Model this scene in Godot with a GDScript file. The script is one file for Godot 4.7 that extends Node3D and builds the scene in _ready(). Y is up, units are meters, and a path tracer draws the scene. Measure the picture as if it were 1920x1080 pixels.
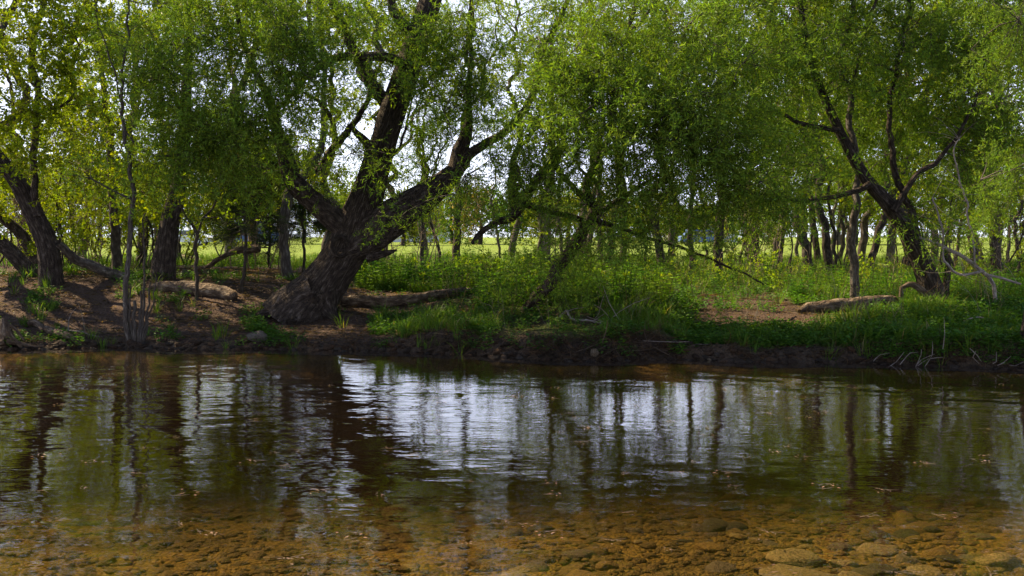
extends Node3D
# A shaded river bend in spring: willows leaning over a low earth bank, a sunlit meadow behind.
# Units are metres, y is up, the water lies at y = 0 and the viewer looks along -z.

const FOCAL := 2059.0        # focal length in pixels of the 1920 px wide photograph
const EYE := 1.6             # height of the viewer above the water
const TILT := 100.0 / 2059.0 # tangent of the downward tilt

var rng := RandomNumberGenerator.new()
var nz := FastNoiseLite.new()
var nb := FastNoiseLite.new()
var M := {}
var SPR := {}
var taken := {}


# ---------------------------------------------------------------- helpers
class MB:
	var v := PackedVector3Array()
	var n := PackedVector3Array()
	var c := PackedColorArray()
	var uv := PackedVector2Array()
	var i := PackedInt32Array()

	# turns the faces the way their normals point
	func orient() -> void:
		if n.size() != v.size():
			return
		var sum := 0.0
		for k in range(0, i.size() - 2, 3):
			var a := v[i[k]]
			sum += signf((v[i[k + 2]] - a).cross(v[i[k + 1]] - a).dot(n[i[k]]))
		if sum < 0.0:
			for k in range(0, i.size() - 2, 3):
				var t := i[k + 1]
				i[k + 1] = i[k + 2]
				i[k + 2] = t

	func mesh(mat: Material) -> ArrayMesh:
		orient()
		var m := ArrayMesh.new()
		var a := []
		a.resize(Mesh.ARRAY_MAX)
		a[Mesh.ARRAY_VERTEX] = v
		if n.size() == v.size():
			a[Mesh.ARRAY_NORMAL] = n
		if c.size() == v.size():
			a[Mesh.ARRAY_COLOR] = c
		if uv.size() == v.size():
			a[Mesh.ARRAY_TEX_UV] = uv
		a[Mesh.ARRAY_INDEX] = i
		m.add_surface_from_arrays(Mesh.PRIMITIVE_TRIANGLES, a)
		m.surface_set_material(0, mat)
		return m


func at(px: float, py: float, d: float) -> Vector3:
	var u := (px - 960.0) / FOCAL
	var w := (540.0 - py) / FOCAL
	var co := 1.0 / sqrt(1.0 + TILT * TILT)
	var si := TILT * co
	var y := w * co - si
	var z := -w * si - co
	var k := d / -z
	return Vector3(u * k, EYE + y * k, -d)


const SHORE := [[-900, 652], [-300, 650], [0, 655], [250, 652], [350, 656], [500, 655], [640, 658], [740, 661], [850, 664], [950, 670], [1100, 677], [1250, 674], [1400, 678], [1600, 680], [1750, 687], [1920, 693], [2400, 705], [3000, 705]]
var shore_x := []
var shore_d := []


func shore(x: float) -> float:
	var k := shore_x.size()
	if x <= shore_x[0]:
		return shore_d[0]
	for a in k - 1:
		if x <= shore_x[a + 1]:
			var t: float = (x - shore_x[a]) / (shore_x[a + 1] - shore_x[a])
			t = t * t * (3.0 - 2.0 * t)
			return lerpf(shore_d[a], shore_d[a + 1], t)
	return shore_d[k - 1]


func ground_smooth(x: float, d: float) -> float:
	var s := d - shore(x)
	var plat := lerpf(0.85, 0.52, smoothstep(-6.5, -1.5, x))
	var lip := 0.10
	lip = lerpf(lip, 0.27, smoothstep(-1.9, -1.0, x))
	lip = lerpf(lip, 0.15, smoothstep(1.9, 2.5, x))
	lip = lerpf(lip, 0.24, smoothstep(4.2, 4.8, x))
	if s <= 0.0:
		var near := smoothstep(11.5, 5.5, d)
		var deep := 0.8 * smoothstep(0.0, -3.0, s)
		deep = lerpf(deep, 0.15 - 0.035 * smoothstep(-0.5, 2.0, x), near)
		return -deep - 0.02
	var h := lip * smoothstep(-0.02, 0.24, s) + (plat - lip) * smoothstep(0.2, 4.5, s)
	return lerpf(h, 0.6, smoothstep(8.0, 24.0, s))


func ground(x: float, d: float) -> float:
	var s := d - shore(x)
	var a := 0.05 if s > 0.0 else 0.03
	var far := 1.0 - smoothstep(40.0, 80.0, d)
	var rim := smoothstep(0.0, 0.12, s) * (1.0 - smoothstep(0.35, 0.9, s))
	var crumble := nb.get_noise_2d(x * 7.0, d * 5.0) * 0.075 + nb.get_noise_2d(x * 17.0 + 5.0, d * 14.0) * 0.03
	return ground_smooth(x, d) + crumble * rim + (nb.get_noise_2d(x * 1.0, d) * a + nb.get_noise_2d(x * 3.7, d * 3.7 + 40.0) * a * 0.35) * far * smoothstep(0.0, 0.25, absf(s))


# where the line of sight through a pixel meets the ground
func hit(px: float, py: float) -> Vector3:
	var d := 12.0
	while d < 140.0:
		var p := at(px, py, d)
		if p.y <= ground_smooth(p.x, d):
			break
		d += 0.05
	var q := at(px, py, d)
	q.y = ground(q.x, d)
	return q


func numbered(called: String) -> String:
	if not taken.has(called):
		taken[called] = 0
		return called
	taken[called] += 1
	return "%s_%03d" % [called, taken[called]]


func tag(o: Node, label: String, category: String, group := "") -> void:
	o.set_meta("label", label)
	o.set_meta("category", category)
	if group:
		o.set_meta("group", group)


func thing(called: String, label: String, category: String, where := Vector3.ZERO, group := "") -> Node3D:
	var o := Node3D.new()
	o.name = numbered(called)
	add_child(o)
	o.position = where
	tag(o, label, category, group)
	return o


func part(called: String, mesh: Mesh, parent: Node, kind := "") -> MeshInstance3D:
	var o := MeshInstance3D.new()
	o.name = called if parent != self else numbered(called)
	o.mesh = mesh
	parent.add_child(o, true)
	if kind:
		o.set_meta("kind", kind)
	return o


func scatter(called: String, mesh: Mesh, where: Array, tints: PackedColorArray, parent: Node) -> MultiMeshInstance3D:
	var mm := MultiMesh.new()
	mm.transform_format = MultiMesh.TRANSFORM_3D
	mm.use_colors = true
	mm.mesh = mesh
	mm.instance_count = where.size()
	for k in where.size():
		mm.set_instance_transform(k, where[k])
		mm.set_instance_color(k, tints[k])
	var o := MultiMeshInstance3D.new()
	o.name = called if parent != self else numbered(called)
	o.multimesh = mm
	o.set_meta("kind", "stuff")
	parent.add_child(o, true)
	return o


func rnd(a: float, b: float) -> float:
	return rng.randf_range(a, b)


func rvec() -> Vector3:
	var v := Vector3(rnd(-1, 1), rnd(-1, 1), rnd(-1, 1))
	while v.length_squared() > 1.0 or v.length_squared() < 0.01:
		v = Vector3(rnd(-1, 1), rnd(-1, 1), rnd(-1, 1))
	return v.normalized()


func in_ball() -> Vector3:
	return rvec() * pow(rng.randf(), 0.4)


func aim(dir: Vector3, roll: float, scale: float) -> Basis:
	var y := dir.normalized()
	var x := y.cross(Vector3.UP)
	if x.length() < 0.05:
		x = Vector3.RIGHT
	x = x.normalized().rotated(y, roll)
	return Basis(x, y, x.cross(y)).scaled(Vector3.ONE * scale)


# smooth curve through points: returns [points, radii]
func spline(p: Array, r: Array, step: float) -> Array:
	var op := []
	var orr := []
	for k in p.size() - 1:
		var p0: Vector3 = p[maxi(k - 1, 0)]
		var p1: Vector3 = p[k]
		var p2: Vector3 = p[k + 1]
		var p3: Vector3 = p[mini(k + 2, p.size() - 1)]
		var cnt := maxi(1, int(p1.distance_to(p2) / step))
		for j in cnt:
			var t := float(j) / cnt
			op.append(0.5 * ((2.0 * p1) + (p2 - p0) * t + (2.0 * p0 - 5.0 * p1 + 4.0 * p2 - p3) * t * t + (3.0 * p1 - p0 - 3.0 * p2 + p3) * t * t * t))
			orr.append(lerpf(r[k], r[k + 1], t))
	op.append(p[-1])
	orr.append(r[-1])
	return [op, orr]


func tube(mb: MB, p: Array, r: Array, sides: int, rough := 0.0, freq := 1.0, around := 1.0, along := 1.0) -> void:
	var rows := p.size()
	if rows < 2:
		return
	var start := mb.v.size()
	var up: Vector3 = (p[1] - p[0]).normalized()
	var ax := up.cross(Vector3(0.31, 0.2, 0.93))
	ax = ax.normalized()
	var grid := PackedVector3Array()
	var dist := PackedFloat32Array()
	var run := 0.0
	for k in rows:
		var t: Vector3 = (p[mini(k + 1, rows - 1)] - p[maxi(k - 1, 0)]).normalized()
		ax = (ax - t * ax.dot(t)).normalized()
		var ay := t.cross(ax)
		if k > 0:
			run += p[k].distance_to(p[k - 1])
		dist.append(run)
		for j in sides + 1:
			var a := TAU * (j % sides) / sides
			var dir := ax * cos(a) + ay * sin(a)
			var q: Vector3 = p[k] + dir * r[k]
			if rough > 0.0:
				var nn := nz.get_noise_3dv(q * freq) + 0.5 * nz.get_noise_3dv(q * freq * 2.7 + Vector3(9, 3, 5))
				q += dir * r[k] * rough * nn
			grid.append(q)
	var w := sides + 1
	for k in rows:
		for j in w:
			var jn := (j + 1) % sides
			var jp := (j - 1 + sides) % sides
			var tu := grid[k * w + jn] - grid[k * w + jp]
			var tv := grid[mini(k + 1, rows - 1) * w + j] - grid[maxi(k - 1, 0) * w + j]
			var nn := tu.cross(tv)
			var outw: Vector3 = grid[k * w + j] - p[k]
			if nn.dot(outw) < 0.0:
				nn = -nn
			if nn.length_squared() < 1e-14:
				nn = outw
			mb.v.append(grid[k * w + j])
			mb.n.append(nn.normalized())
			mb.uv.append(Vector2(float(j) / sides * around, dist[k] * along))
	for k in rows - 1:
		for j in sides:
			var a := start + k * w + j
			mb.i.append_array([a, a + w, a + 1, a + 1, a + w, a + w + 1])
	# round off the far end
	var cap := mb.v.size()
	mb.v.append(p[-1] + (p[-1] - p[-2]).normalized() * r[-1] * 0.4)
	mb.n.append((p[-1] - p[-2]).normalized())
	mb.uv.append(Vector2(0.5 * around, run * along + 0.02))
	for j in sides:
		var b := start + (rows - 1) * w + j
		mb.i.append_array([b, cap, b + 1])


func leaf(mb: MB, o: Vector3, dir: Vector3, nrm: Vector3, length: float, width: float, fold: float, col: Color) -> void:
	var s := dir.cross(nrm).normalized()
	var up := s.cross(dir).normalized()
	var b := mb.v.size()
	var mid := o + dir * length * 0.45
	mb.v.append_array([o, mid + s * width * 0.5 + up * fold * width, o + dir * length - up * length * 0.12, mid - s * width * 0.5 + up * fold * width])
	mb.c.append_array([col, col, col, col])
	mb.i.append_array([b, b + 1, b + 2, b, b + 2, b + 3])


func twig(mb: MB, a: Vector3, b: Vector3, r: float, col: Color) -> void:
	var t := (b - a).normalized()
	var x := t.cross(Vector3(0.3, 0.9, 0.2)).normalized()
	var y := t.cross(x)
	var s := mb.v.size()
	for k in 3:
		var q := x * cos(TAU * k / 3.0) + y * sin(TAU * k / 3.0)
		mb.v.append(a + q * r)
		mb.v.append(b + q * r * 0.6)
		mb.c.append_array([col, col])
	for k in 3:
		var m := (k + 1) % 3
		mb.i.append_array([s + k * 2, s + k * 2 + 1, s + m * 2, s + m * 2, s + k * 2 + 1, s + m * 2 + 1])


func vary(c: Color, amt: float) -> Color:
	var k := rnd(1.0 - amt, 1.0 + amt)
	var y := rnd(-amt, amt) * 0.5
	return Color(c.r * k * (1.0 + y), c.g * k, c.b * k * (1.0 - y))


# a leafy branchlet growing along +y from the origin
func branchlet(kind: String) -> ArrayMesh:
	var mb := MB.new()
	var bark := Color(0.055, 0.042, 0.03)
	var dry := Color(0.16, 0.13, 0.10)
	if kind == "willow" or kind == "willow_far":
		var far := kind == "willow_far"
		var L := 0.75
		var bend := Vector3(rnd(-0.12, 0.12), 0, rnd(-0.12, 0.12))
		var prev := Vector3.ZERO
		var n := 7
		for k in range(1, n + 1):
			var t := float(k) / n
			var q := Vector3(0, L * t, 0) + bend * t * t + Vector3(rnd(-0.02, 0.02), 0, rnd(-0.02, 0.02))
			twig(mb, prev, q, 0.004 * (1.2 - t), dry if rng.randf() < 0.15 else bark)
			var sl := rnd(0.16, 0.34)
			var a := rnd(0, TAU)
			var sd := Vector3(cos(a), rnd(0.5, 1.0), sin(a)).normalized()
			twig(mb, q, q + sd * sl, 0.002, bark)
			var m := 6 if far else 14
			for j in m:
				var o := q + sd * sl * (float(j) + 0.6) / m
				var ld := (sd * 0.7 + rvec() * 0.85).normalized()
				var sz := exp(rnd(log(0.032), log(0.095))) * (1.35 if far else 1.0)
				leaf(mb, o, ld, rvec(), sz, sz * rnd(0.17, 0.24) * (1.3 if far else 1.0), 0.12, vary(Color(0.16, 0.225, 0.03), 0.3))
			prev = q
	elif kind == "broad":
		var L := 0.6
		var bend := Vector3(rnd(-0.15, 0.15), 0, rnd(-0.15, 0.15))
		var prev := Vector3.ZERO
		var n := 6
		for k in range(1, n + 1):
			var t := float(k) / n
			var q := Vector3(0, L * t, 0) + bend * t * t
			twig(mb, prev, q, 0.005 * (1.2 - t), bark)
			var a := rnd(0, TAU)
			var sl := rnd(0.10, 0.26)
			var sd := Vector3(cos(a), rnd(0.2, 0.8), sin(a)).normalized()
			twig(mb, q, q + sd * sl, 0.0025, bark)
			for j in 11:
				var o := q + sd * sl * rnd(0.5, 1.0)
				var ld := (rvec() + sd * 0.6 + Vector3(0, -0.2, 0)).normalized()
				var sz := exp(rnd(log(0.028), log(0.08)))
				leaf(mb, o + ld * 0.02, ld, (Vector3.UP + rvec() * 1.1).normalized(), sz, sz * rnd(0.6, 0.8), 0.12, vary(Color(0.205, 0.25, 0.019), 0.3))
			prev = q
	elif kind == "needle":
		var L := 0.55
		twig(mb, Vector3.ZERO, Vector3(0, L, 0), 0.005, bark)
		for k in 9:
			var t := (k + 0.8) / 10.0
			for sx in [-1.0, 1.0]:
				var q := Vector3(0, L * t, 0)
				var sd := Vector3(sx, 0.75, rnd(-0.15, 0.15)).normalized()
				var sl := 0.26 * (1.1 - t)
				twig(mb, q, q + sd * sl, 0.002, bark)
				for j in 8:
					var o := q + sd * sl * (j + 0.5) / 8.0
					leaf(mb, o, (sd * 0.6 + rvec() * 0.6).normalized(), rvec(), 0.032, 0.007, 0.1, vary(Color(0.035, 0.07, 0.025), 0.25))
	elif kind == "herb":
		for s in 3:
			var lean := Vector3(rnd(-0.25, 0.25), 1.0, rnd(-0.25, 0.25)).normalized()
			var H := rnd(0.32, 0.55)
			var o0 := Vector3(rnd(-0.06, 0.06), -0.03, rnd(-0.06, 0.06))
			twig(mb, o0, o0 + lean * H, 0.004, Color(0.07, 0.10, 0.03))
			for k in 6:
				var t := (k + 1.2) / 7.0
				var a := rnd(0, TAU)
				for sx in 3:
					var ang := a + sx * TAU / 3.0
					var ld := Vector3(cos(ang), rnd(0.0, 0.6), sin(ang)).normalized()
					var sz := rnd(0.05, 0.10) * (1.15 - 0.5 * t)
					leaf(mb, o0 + lean * H * t, ld, Vector3.UP + rvec() * 0.4, sz, sz * rnd(0.4, 0.55), 0.12, vary(Color(0.10, 0.185, 0.03), 0.25))
	elif kind == "low":
		for s in 9:
			var a := rnd(0, TAU)
			var o0 := Vector3(cos(a), 0, sin(a)) * rnd(0.0, 0.11)
			var H := rnd(0.04, 0.14)
			for k in 3:
				var ang := rnd(0, TAU)
				var ld := Vector3(cos(ang), rnd(-0.1, 0.7), sin(ang)).normalized()
				var sz := rnd(0.025, 0.055)
				leaf(mb, o0 + Vector3(0, H * (k + 1) / 3.0, 0), ld, Vector3.UP + rvec() * 0.5, sz, sz * rnd(0.5, 0.8), 0.1, vary(Color(0.085, 0.165, 0.03), 0.28))
	elif kind == "grass":
		for k in 16:
			var a := rnd(0, TAU)
			var o0 := Vector3(cos(a), 0, sin(a)) * rnd(0.0, 0.06)
			var d1 := Vector3(cos(a) * rnd(0.1, 0.6), 1.0, sin(a) * rnd(0.1, 0.6)).normalized()
			var H := rnd(0.10, 0.28)
			var col := vary(Color(0.10, 0.175, 0.028), 0.25) if rng.randf() > 0.1 else vary(Color(0.25, 0.2, 0.1), 0.2)
			var b := mb.v.size()
			var sd := d1.cross(Vector3(-sin(a), 0.0, cos(a))).cross(d1).normalized() * 0.0045
			var m := o0 + d1 * H * 0.6
			var tip := m + (d1 + Vector3(cos(a), -0.3, sin(a)) * 0.6).normalized() * H * 0.45
			mb.v.append_array([o0 - sd, o0 + sd, m + sd * 0.8, m - sd * 0.8, tip])
			for q in 5:
				mb.c.append(col)
			mb.i.append_array([b, b + 1, b + 2, b, b + 2, b + 3, b + 3, b + 2, b + 4])
	elif kind == "root":
		for k in 4:
			var q := Vector3(rnd(-0.05, 0.05), 0, rnd(-0.05, 0.05))
			var dir := Vector3(rnd(-0.3, 0.3), 1, rnd(-0.3, 0.3)).normalized()
			var col := vary(Color(0.10, 0.075, 0.055), 0.4)
			for j in 4:
				var e := q + dir * rnd(0.04, 0.08)
				twig(mb, q, e, 0.0032 - j * 0.0006, col)
				q = e
				dir = (dir + rvec() * 0.5).normalized()
	elif kind == "stem":
		for k in 3:
			var q := Vector3(rnd(-0.08, 0.08), -0.03, rnd(-0.08, 0.08))
			var dir := Vector3(rnd(-0.25, 0.25), 1, rnd(-0.25, 0.25)).normalized()
			var col := vary(Color(0.22, 0.17, 0.12), 0.35)
			for j in 4:
				var e := q + dir * rnd(0.08, 0.16)
				twig(mb, q, e, 0.003 - j * 0.0004, col)
				if j > 1:
					twig(mb, e, e + (dir + rvec()).normalized() * rnd(0.05, 0.12), 0.0016, col)
				q = e
				dir = (dir + rvec() * 0.25).normalized()
	elif kind == "litter":
		for k in 7:
			var a := rnd(0, TAU)
			var o0 := Vector3(cos(a), 0, sin(a)) * rnd(0.02, 0.16) + Vector3(0, rnd(0.004, 0.018), 0)
			var sz := rnd(0.03, 0.065)
			leaf(mb, o0, Vector3(cos(a * 3.0), rnd(-0.1, 0.3), sin(a * 3.0)).normalized(), Vector3.UP + rvec() * 0.3, sz, sz * rnd(0.3, 0.65), 0.2, vary(Color(0.135, 0.09, 0.065), 0.35))
		for k in 2:
			var a := rnd(0, TAU)
			var o0 := Vector3(rnd(-0.1, 0.1), 0.008, rnd(-0.1, 0.1))
			twig(mb, o0, o0 + Vector3(cos(a), rnd(0.0, 0.1), sin(a)) * rnd(0.08, 0.22), 0.003, vary(Color(0.13, 0.10, 0.08), 0.3))
	return mb.mesh(M.leaf)


# ---------------------------------------------------------------- trees
# A tree under construction: its node, the points its wood passes through, and its leaf branchlets by kind.
func begin_tree(called: String, label: String, base: Vector3, group := "", category := "tree") -> Dictionary:
	return {"node": thing(called, label, category, base, group), "base": base, "pts": [], "rad": [], "spr": {}, "tint": {}, "wood": MB.new()}


# main wood traced as [px, py, width in px, depth offset]
func limb(T: Dictionary, called: String, rows: Array, d: float, mat := "bark", rough := 0.10) -> void:
	var p := []
	var r := []
	for a in rows:
		var dd: float = d + (a[3] if a.size() > 3 else 0.0)
		p.append(at(a[0], a[1], dd))
		r.append(maxf(a[2] * 0.5 * dd / FOCAL, 0.006))
	limb_world(T, called, p, r, mat, rough)


func limb_world(T: Dictionary, called: String, p: Array, r: Array, mat := "bark", rough := 0.10, crook := 0.0) -> void:
	var big: float = r.max()
	var s := spline(p, r, clampf(big * 0.8, 0.06, 0.25))
	var base: Vector3 = T.base
	var lp := []
	for k in s[0].size():
		var q: Vector3 = s[0][k]
		if big < 0.2:
			q += Vector3(nz.get_noise_3dv(q * 2.0), nz.get_noise_3dv(q * 2.0 + Vector3(50, 0, 0)) * 0.3, nz.get_noise_3dv(q * 2.0 + Vector3(0, 0, 70))) * 0.07 * minf(1.0, k * 0.2)
		if crook > 0.0:
			var e: Vector3 = q * 0.55
			var up := minf(1.0, maxf(0.0, q.y - base.y - 0.3) * 0.5)
			q += Vector3(nz.get_noise_3dv(e), 0, nz.get_noise_3dv(e + Vector3(31, 0, 0))) * crook * up
		T.pts.append(q)
		T.rad.append(s[1][k])
		lp.append(q - base)
	var mb := MB.new()
	var sides := clampi(int(big * 90.0), 6, 40)
	var girth := maxf(1.0, roundf(TAU * big / 0.55))
	tube(mb, lp, s[1], sides, rough, 3.2 / maxf(big * 2.2, 0.25), girth, 0.8)
	var bits := called.split("/")
	if bits.size() > 1 and T.node.has_node(bits[0]):
		part(bits[1], mb.mesh(M[mat]), T.node.get_node(bits[0]))
	else:
		part(bits[-1], mb.mesh(M[mat]), T.node)


func add_spray(T: Dictionary, kind: String, where: Vector3, dir: Vector3, scale: float, tint: Color) -> void:
	var k := kind + str(rng.randi() % 3)
	if not T.spr.has(k):
		T.spr[k] = []
		T.tint[k] = PackedColorArray()
	T.spr[k].append(Transform3D(aim(dir, rnd(0, TAU), scale), where - T.base))
	T.tint[k].append(vary(tint, 0.16))


func thin_branch(T: Dictionary, a: Vector3, b: Vector3, arch: float, r0: float, r1: float) -> Array:
	var L := a.distance_to(b)
	var n := clampi(int(L / 0.22), 3, 14)
	var side := rvec() * L * 0.10
	var p := []
	var r := []
	for k in n + 1:
		var t := float(k) / n
		var q := a.lerp(b, t) + Vector3(0, arch * L * 4.0 * t * (1.0 - t), 0) + side * sin(t * PI)
		if k > 0 and k < n:
			q += rvec() * 0.035 * minf(1.0, L)
		p.append(q)
		r.append(lerpf(r0, r1, sqrt(t)))
	var lp := []
	for q in p:
		lp.append(q - T.base)
	tube(T.wood, lp, r, 4 if r0 < 0.02 else 6, 0.0, 1.0, 1.0, 1.2)
	return p


# a mass of foliage [px, py, depth, half width px, half height px, branchlets] fed by branches from the nearest wood
func mass(T: Dictionary, b: Array, kind: String, tint: Color, droop := 0.35, size := 1.0) -> void:
	var c := at(b[0], b[1], b[2])
	var k: float = b[2] / FOCAL
	var rad := Vector3(b[3] * k, b[4] * k, (b[6] if b.size() > 6 else 0.8 * maxf(b[3], b[4]) * k))
	mass_world(T, c, rad, b[5], kind, tint, droop, size)


func mass_world(T: Dictionary, c: Vector3, rad: Vector3, count: int, kind: String, tint: Color, droop: float, size: float) -> void:
	var nbr := maxi(3, int(count / 9.0))
	var left := count
	for j in nbr:
		var target := c + in_ball() * rad * 1.28
		var best := 1e9
		var from := target
		var fr := 0.02
		for q in range(0, T.pts.size(), 2):
			var e: Vector3 = T.pts[q]
			var dd := e.distance_squared_to(target) * rnd(0.7, 1.5) + maxf(0.0, e.y - target.y) * 0.3
			if dd < best:
				best = dd
				from = e
				fr = T.rad[q]
		var L := from.distance_to(target)
		var p := thin_branch(T, from, target, rnd(0.02, 0.16), clampf(0.013 * L + 0.005, 0.008, maxf(0.009, fr * 0.7)), 0.0035)
		if j % 3 == 0:
			for q in range(p.size() / 2, p.size()):
				T.pts.append(p[q])
				T.rad.append(0.012)
		var here := int(ceil(left / float(nbr - j)))
		left -= here
		var knots := [rnd(0.25, 0.6), rnd(0.55, 0.85), rnd(0.85, 1.0)]
		for s in here:
			var t := clampf(knots[s % 3] + rnd(-0.09, 0.09), 0.1, 1.0)
			var w := Vector3.ZERO
			for tries in 6:
				var f := t * (p.size() - 1)
				var f0 := mini(int(f), p.size() - 2)
				w = (p[f0] as Vector3).lerp(p[f0 + 1], f - f0)
				var rel := (w - c) / rad
				if rel.length() < 1.55:
					break
				t = lerpf(t, 1.0, 0.4)
			var tang: Vector3 = (p[-1] - p[maxi(0, p.size() - 3)]).normalized()
			var dir := (tang * 0.95 + rvec() * 0.85 + Vector3(0, -droop, 0)).normalized()
			add_spray(T, kind, w, dir, size * rnd(0.5, 1.25), tint)


# an upright tree's whole crown grown round its stem
func crown(T: Dictionary, kind: String, tint: Color, low: float, reach: float, count: int, droop := 0.0, size := 1.0) -> void:
	var stem: Array = T.pts.duplicate()
	var top: float = stem[-1].y
	var nbr := maxi(8, int(count / 10.0))
	for j in nbr:
		var h := lerpf(low, top, pow((j + rng.randf()) / nbr, 0.9))
		var from: Vector3 = stem[-1]
		for q in stem:
			if q.y >= h:
				from = q
				break
		var f := (h - low) / maxf(top - low, 0.1)
		var L := reach * rnd(0.55, 1.1) * (0.55 + 0.9 * sin(PI * clampf(f * 0.85 + 0.12, 0, 1))) * 0.75
		var a := j * 2.39996 + rnd(-0.5, 0.5)
		var to := from + Vector3(cos(a) * L, L * rnd(0.1, 0.65) - droop * L, sin(a) * L)
		var p := thin_branch(T, from, to, rnd(0.0, 0.1), clampf(0.011 * L + 0.004, 0.006, 0.05), 0.004)
		var knots := [rnd(0.35, 0.65), rnd(0.65, 0.85), rnd(0.88, 1.0)]
		for s in 10:
			var g: float = clampf(knots[s % 3] + rnd(-0.08, 0.08), 0.2, 1.0) * (p.size() - 1)
			var g0 := mini(int(g), p.size() - 2)
			var w := (p[g0] as Vector3).lerp(p[g0 + 1], g - g0)
			var dir := ((to - from).normalized() * 0.6 + rvec() + Vector3(0, 0.15 - droop, 0)).normalized()
			add_spray(T, kind, w, dir, size * rnd(0.7, 1.25), tint)


func finish_tree(T: Dictionary, wood := "twig_bark") -> void:
	if T.wood.v.size():
		part("branches", T.wood.mesh(M[wood]), T.node, "stuff")
	for k in T.spr:
		scatter("crown", SPR[k], T.spr[k], T.tint[k], T.node)


# ---------------------------------------------------------------- materials
func noise(freq: float, kind := FastNoiseLite.TYPE_SIMPLEX_SMOOTH, fractal := FastNoiseLite.FRACTAL_FBM, oct := 5, sd := 1) -> FastNoiseLite:
	var n := FastNoiseLite.new()
	n.noise_type = kind
	n.fractal_type = fractal
	n.fractal_octaves = oct
	n.frequency = freq
	n.seed = sd
	return n


func noise_tex(n: FastNoiseLite, size := 512, ramp: Array = []) -> NoiseTexture2D:
	var t := NoiseTexture2D.new()
	t.width = size
	t.height = size
	t.seamless = true
	t.noise = n
	if ramp:
		var g := Gradient.new()
		var o := PackedFloat32Array()
		var c := PackedColorArray()
		for a in ramp:
			o.append(a[0])
			c.append((a[1] as Color).linear_to_srgb())
		g.offsets = o
		g.colors = c
		t.color_ramp = g
	return t


func bark_mat(lo: Color, hi: Color, spot: Color, relief: float, sd: int) -> StandardMaterial3D:
	var m := StandardMaterial3D.new()
	m.albedo_texture = noise_tex(noise(0.012, FastNoiseLite.TYPE_SIMPLEX_SMOOTH, FastNoiseLite.FRACTAL_FBM, 5, sd), 512, [[0.25, lo], [0.5, lo.lerp(hi, 0.5)], [0.68, hi], [0.82, spot]])
	m.heightmap_enabled = true
	m.heightmap_texture = noise_tex(noise(0.022, FastNoiseLite.TYPE_SIMPLEX_SMOOTH, FastNoiseLite.FRACTAL_RIDGED, 4, sd + 5), 512)
	m.heightmap_scale = relief
	m.uv1_scale = Vector3(1.0, 0.95, 1.0)
	m.roughness = 0.9
	m.metallic_specular = 0.25
	return m


func soil_mat(ramp: Array, scale: float, relief: float, sd: int) -> StandardMaterial3D:
	var m := StandardMaterial3D.new()
	m.albedo_texture = noise_tex(noise(0.02, FastNoiseLite.TYPE_SIMPLEX_SMOOTH, FastNoiseLite.FRACTAL_FBM, 6, sd), 1024, ramp)
	m.heightmap_enabled = true
	m.heightmap_texture = noise_tex(noise(0.035, FastNoiseLite.TYPE_SIMPLEX_SMOOTH, FastNoiseLite.FRACTAL_FBM, 5, sd + 3), 1024)
	m.heightmap_scale = relief
	m.uv1_triplanar = true
	m.uv1_world_triplanar = true
	m.uv1_scale = Vector3.ONE * scale
	m.roughness = 0.95
	m.metallic_specular = 0.2
	m.vertex_color_use_as_albedo = true
	return m


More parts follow.
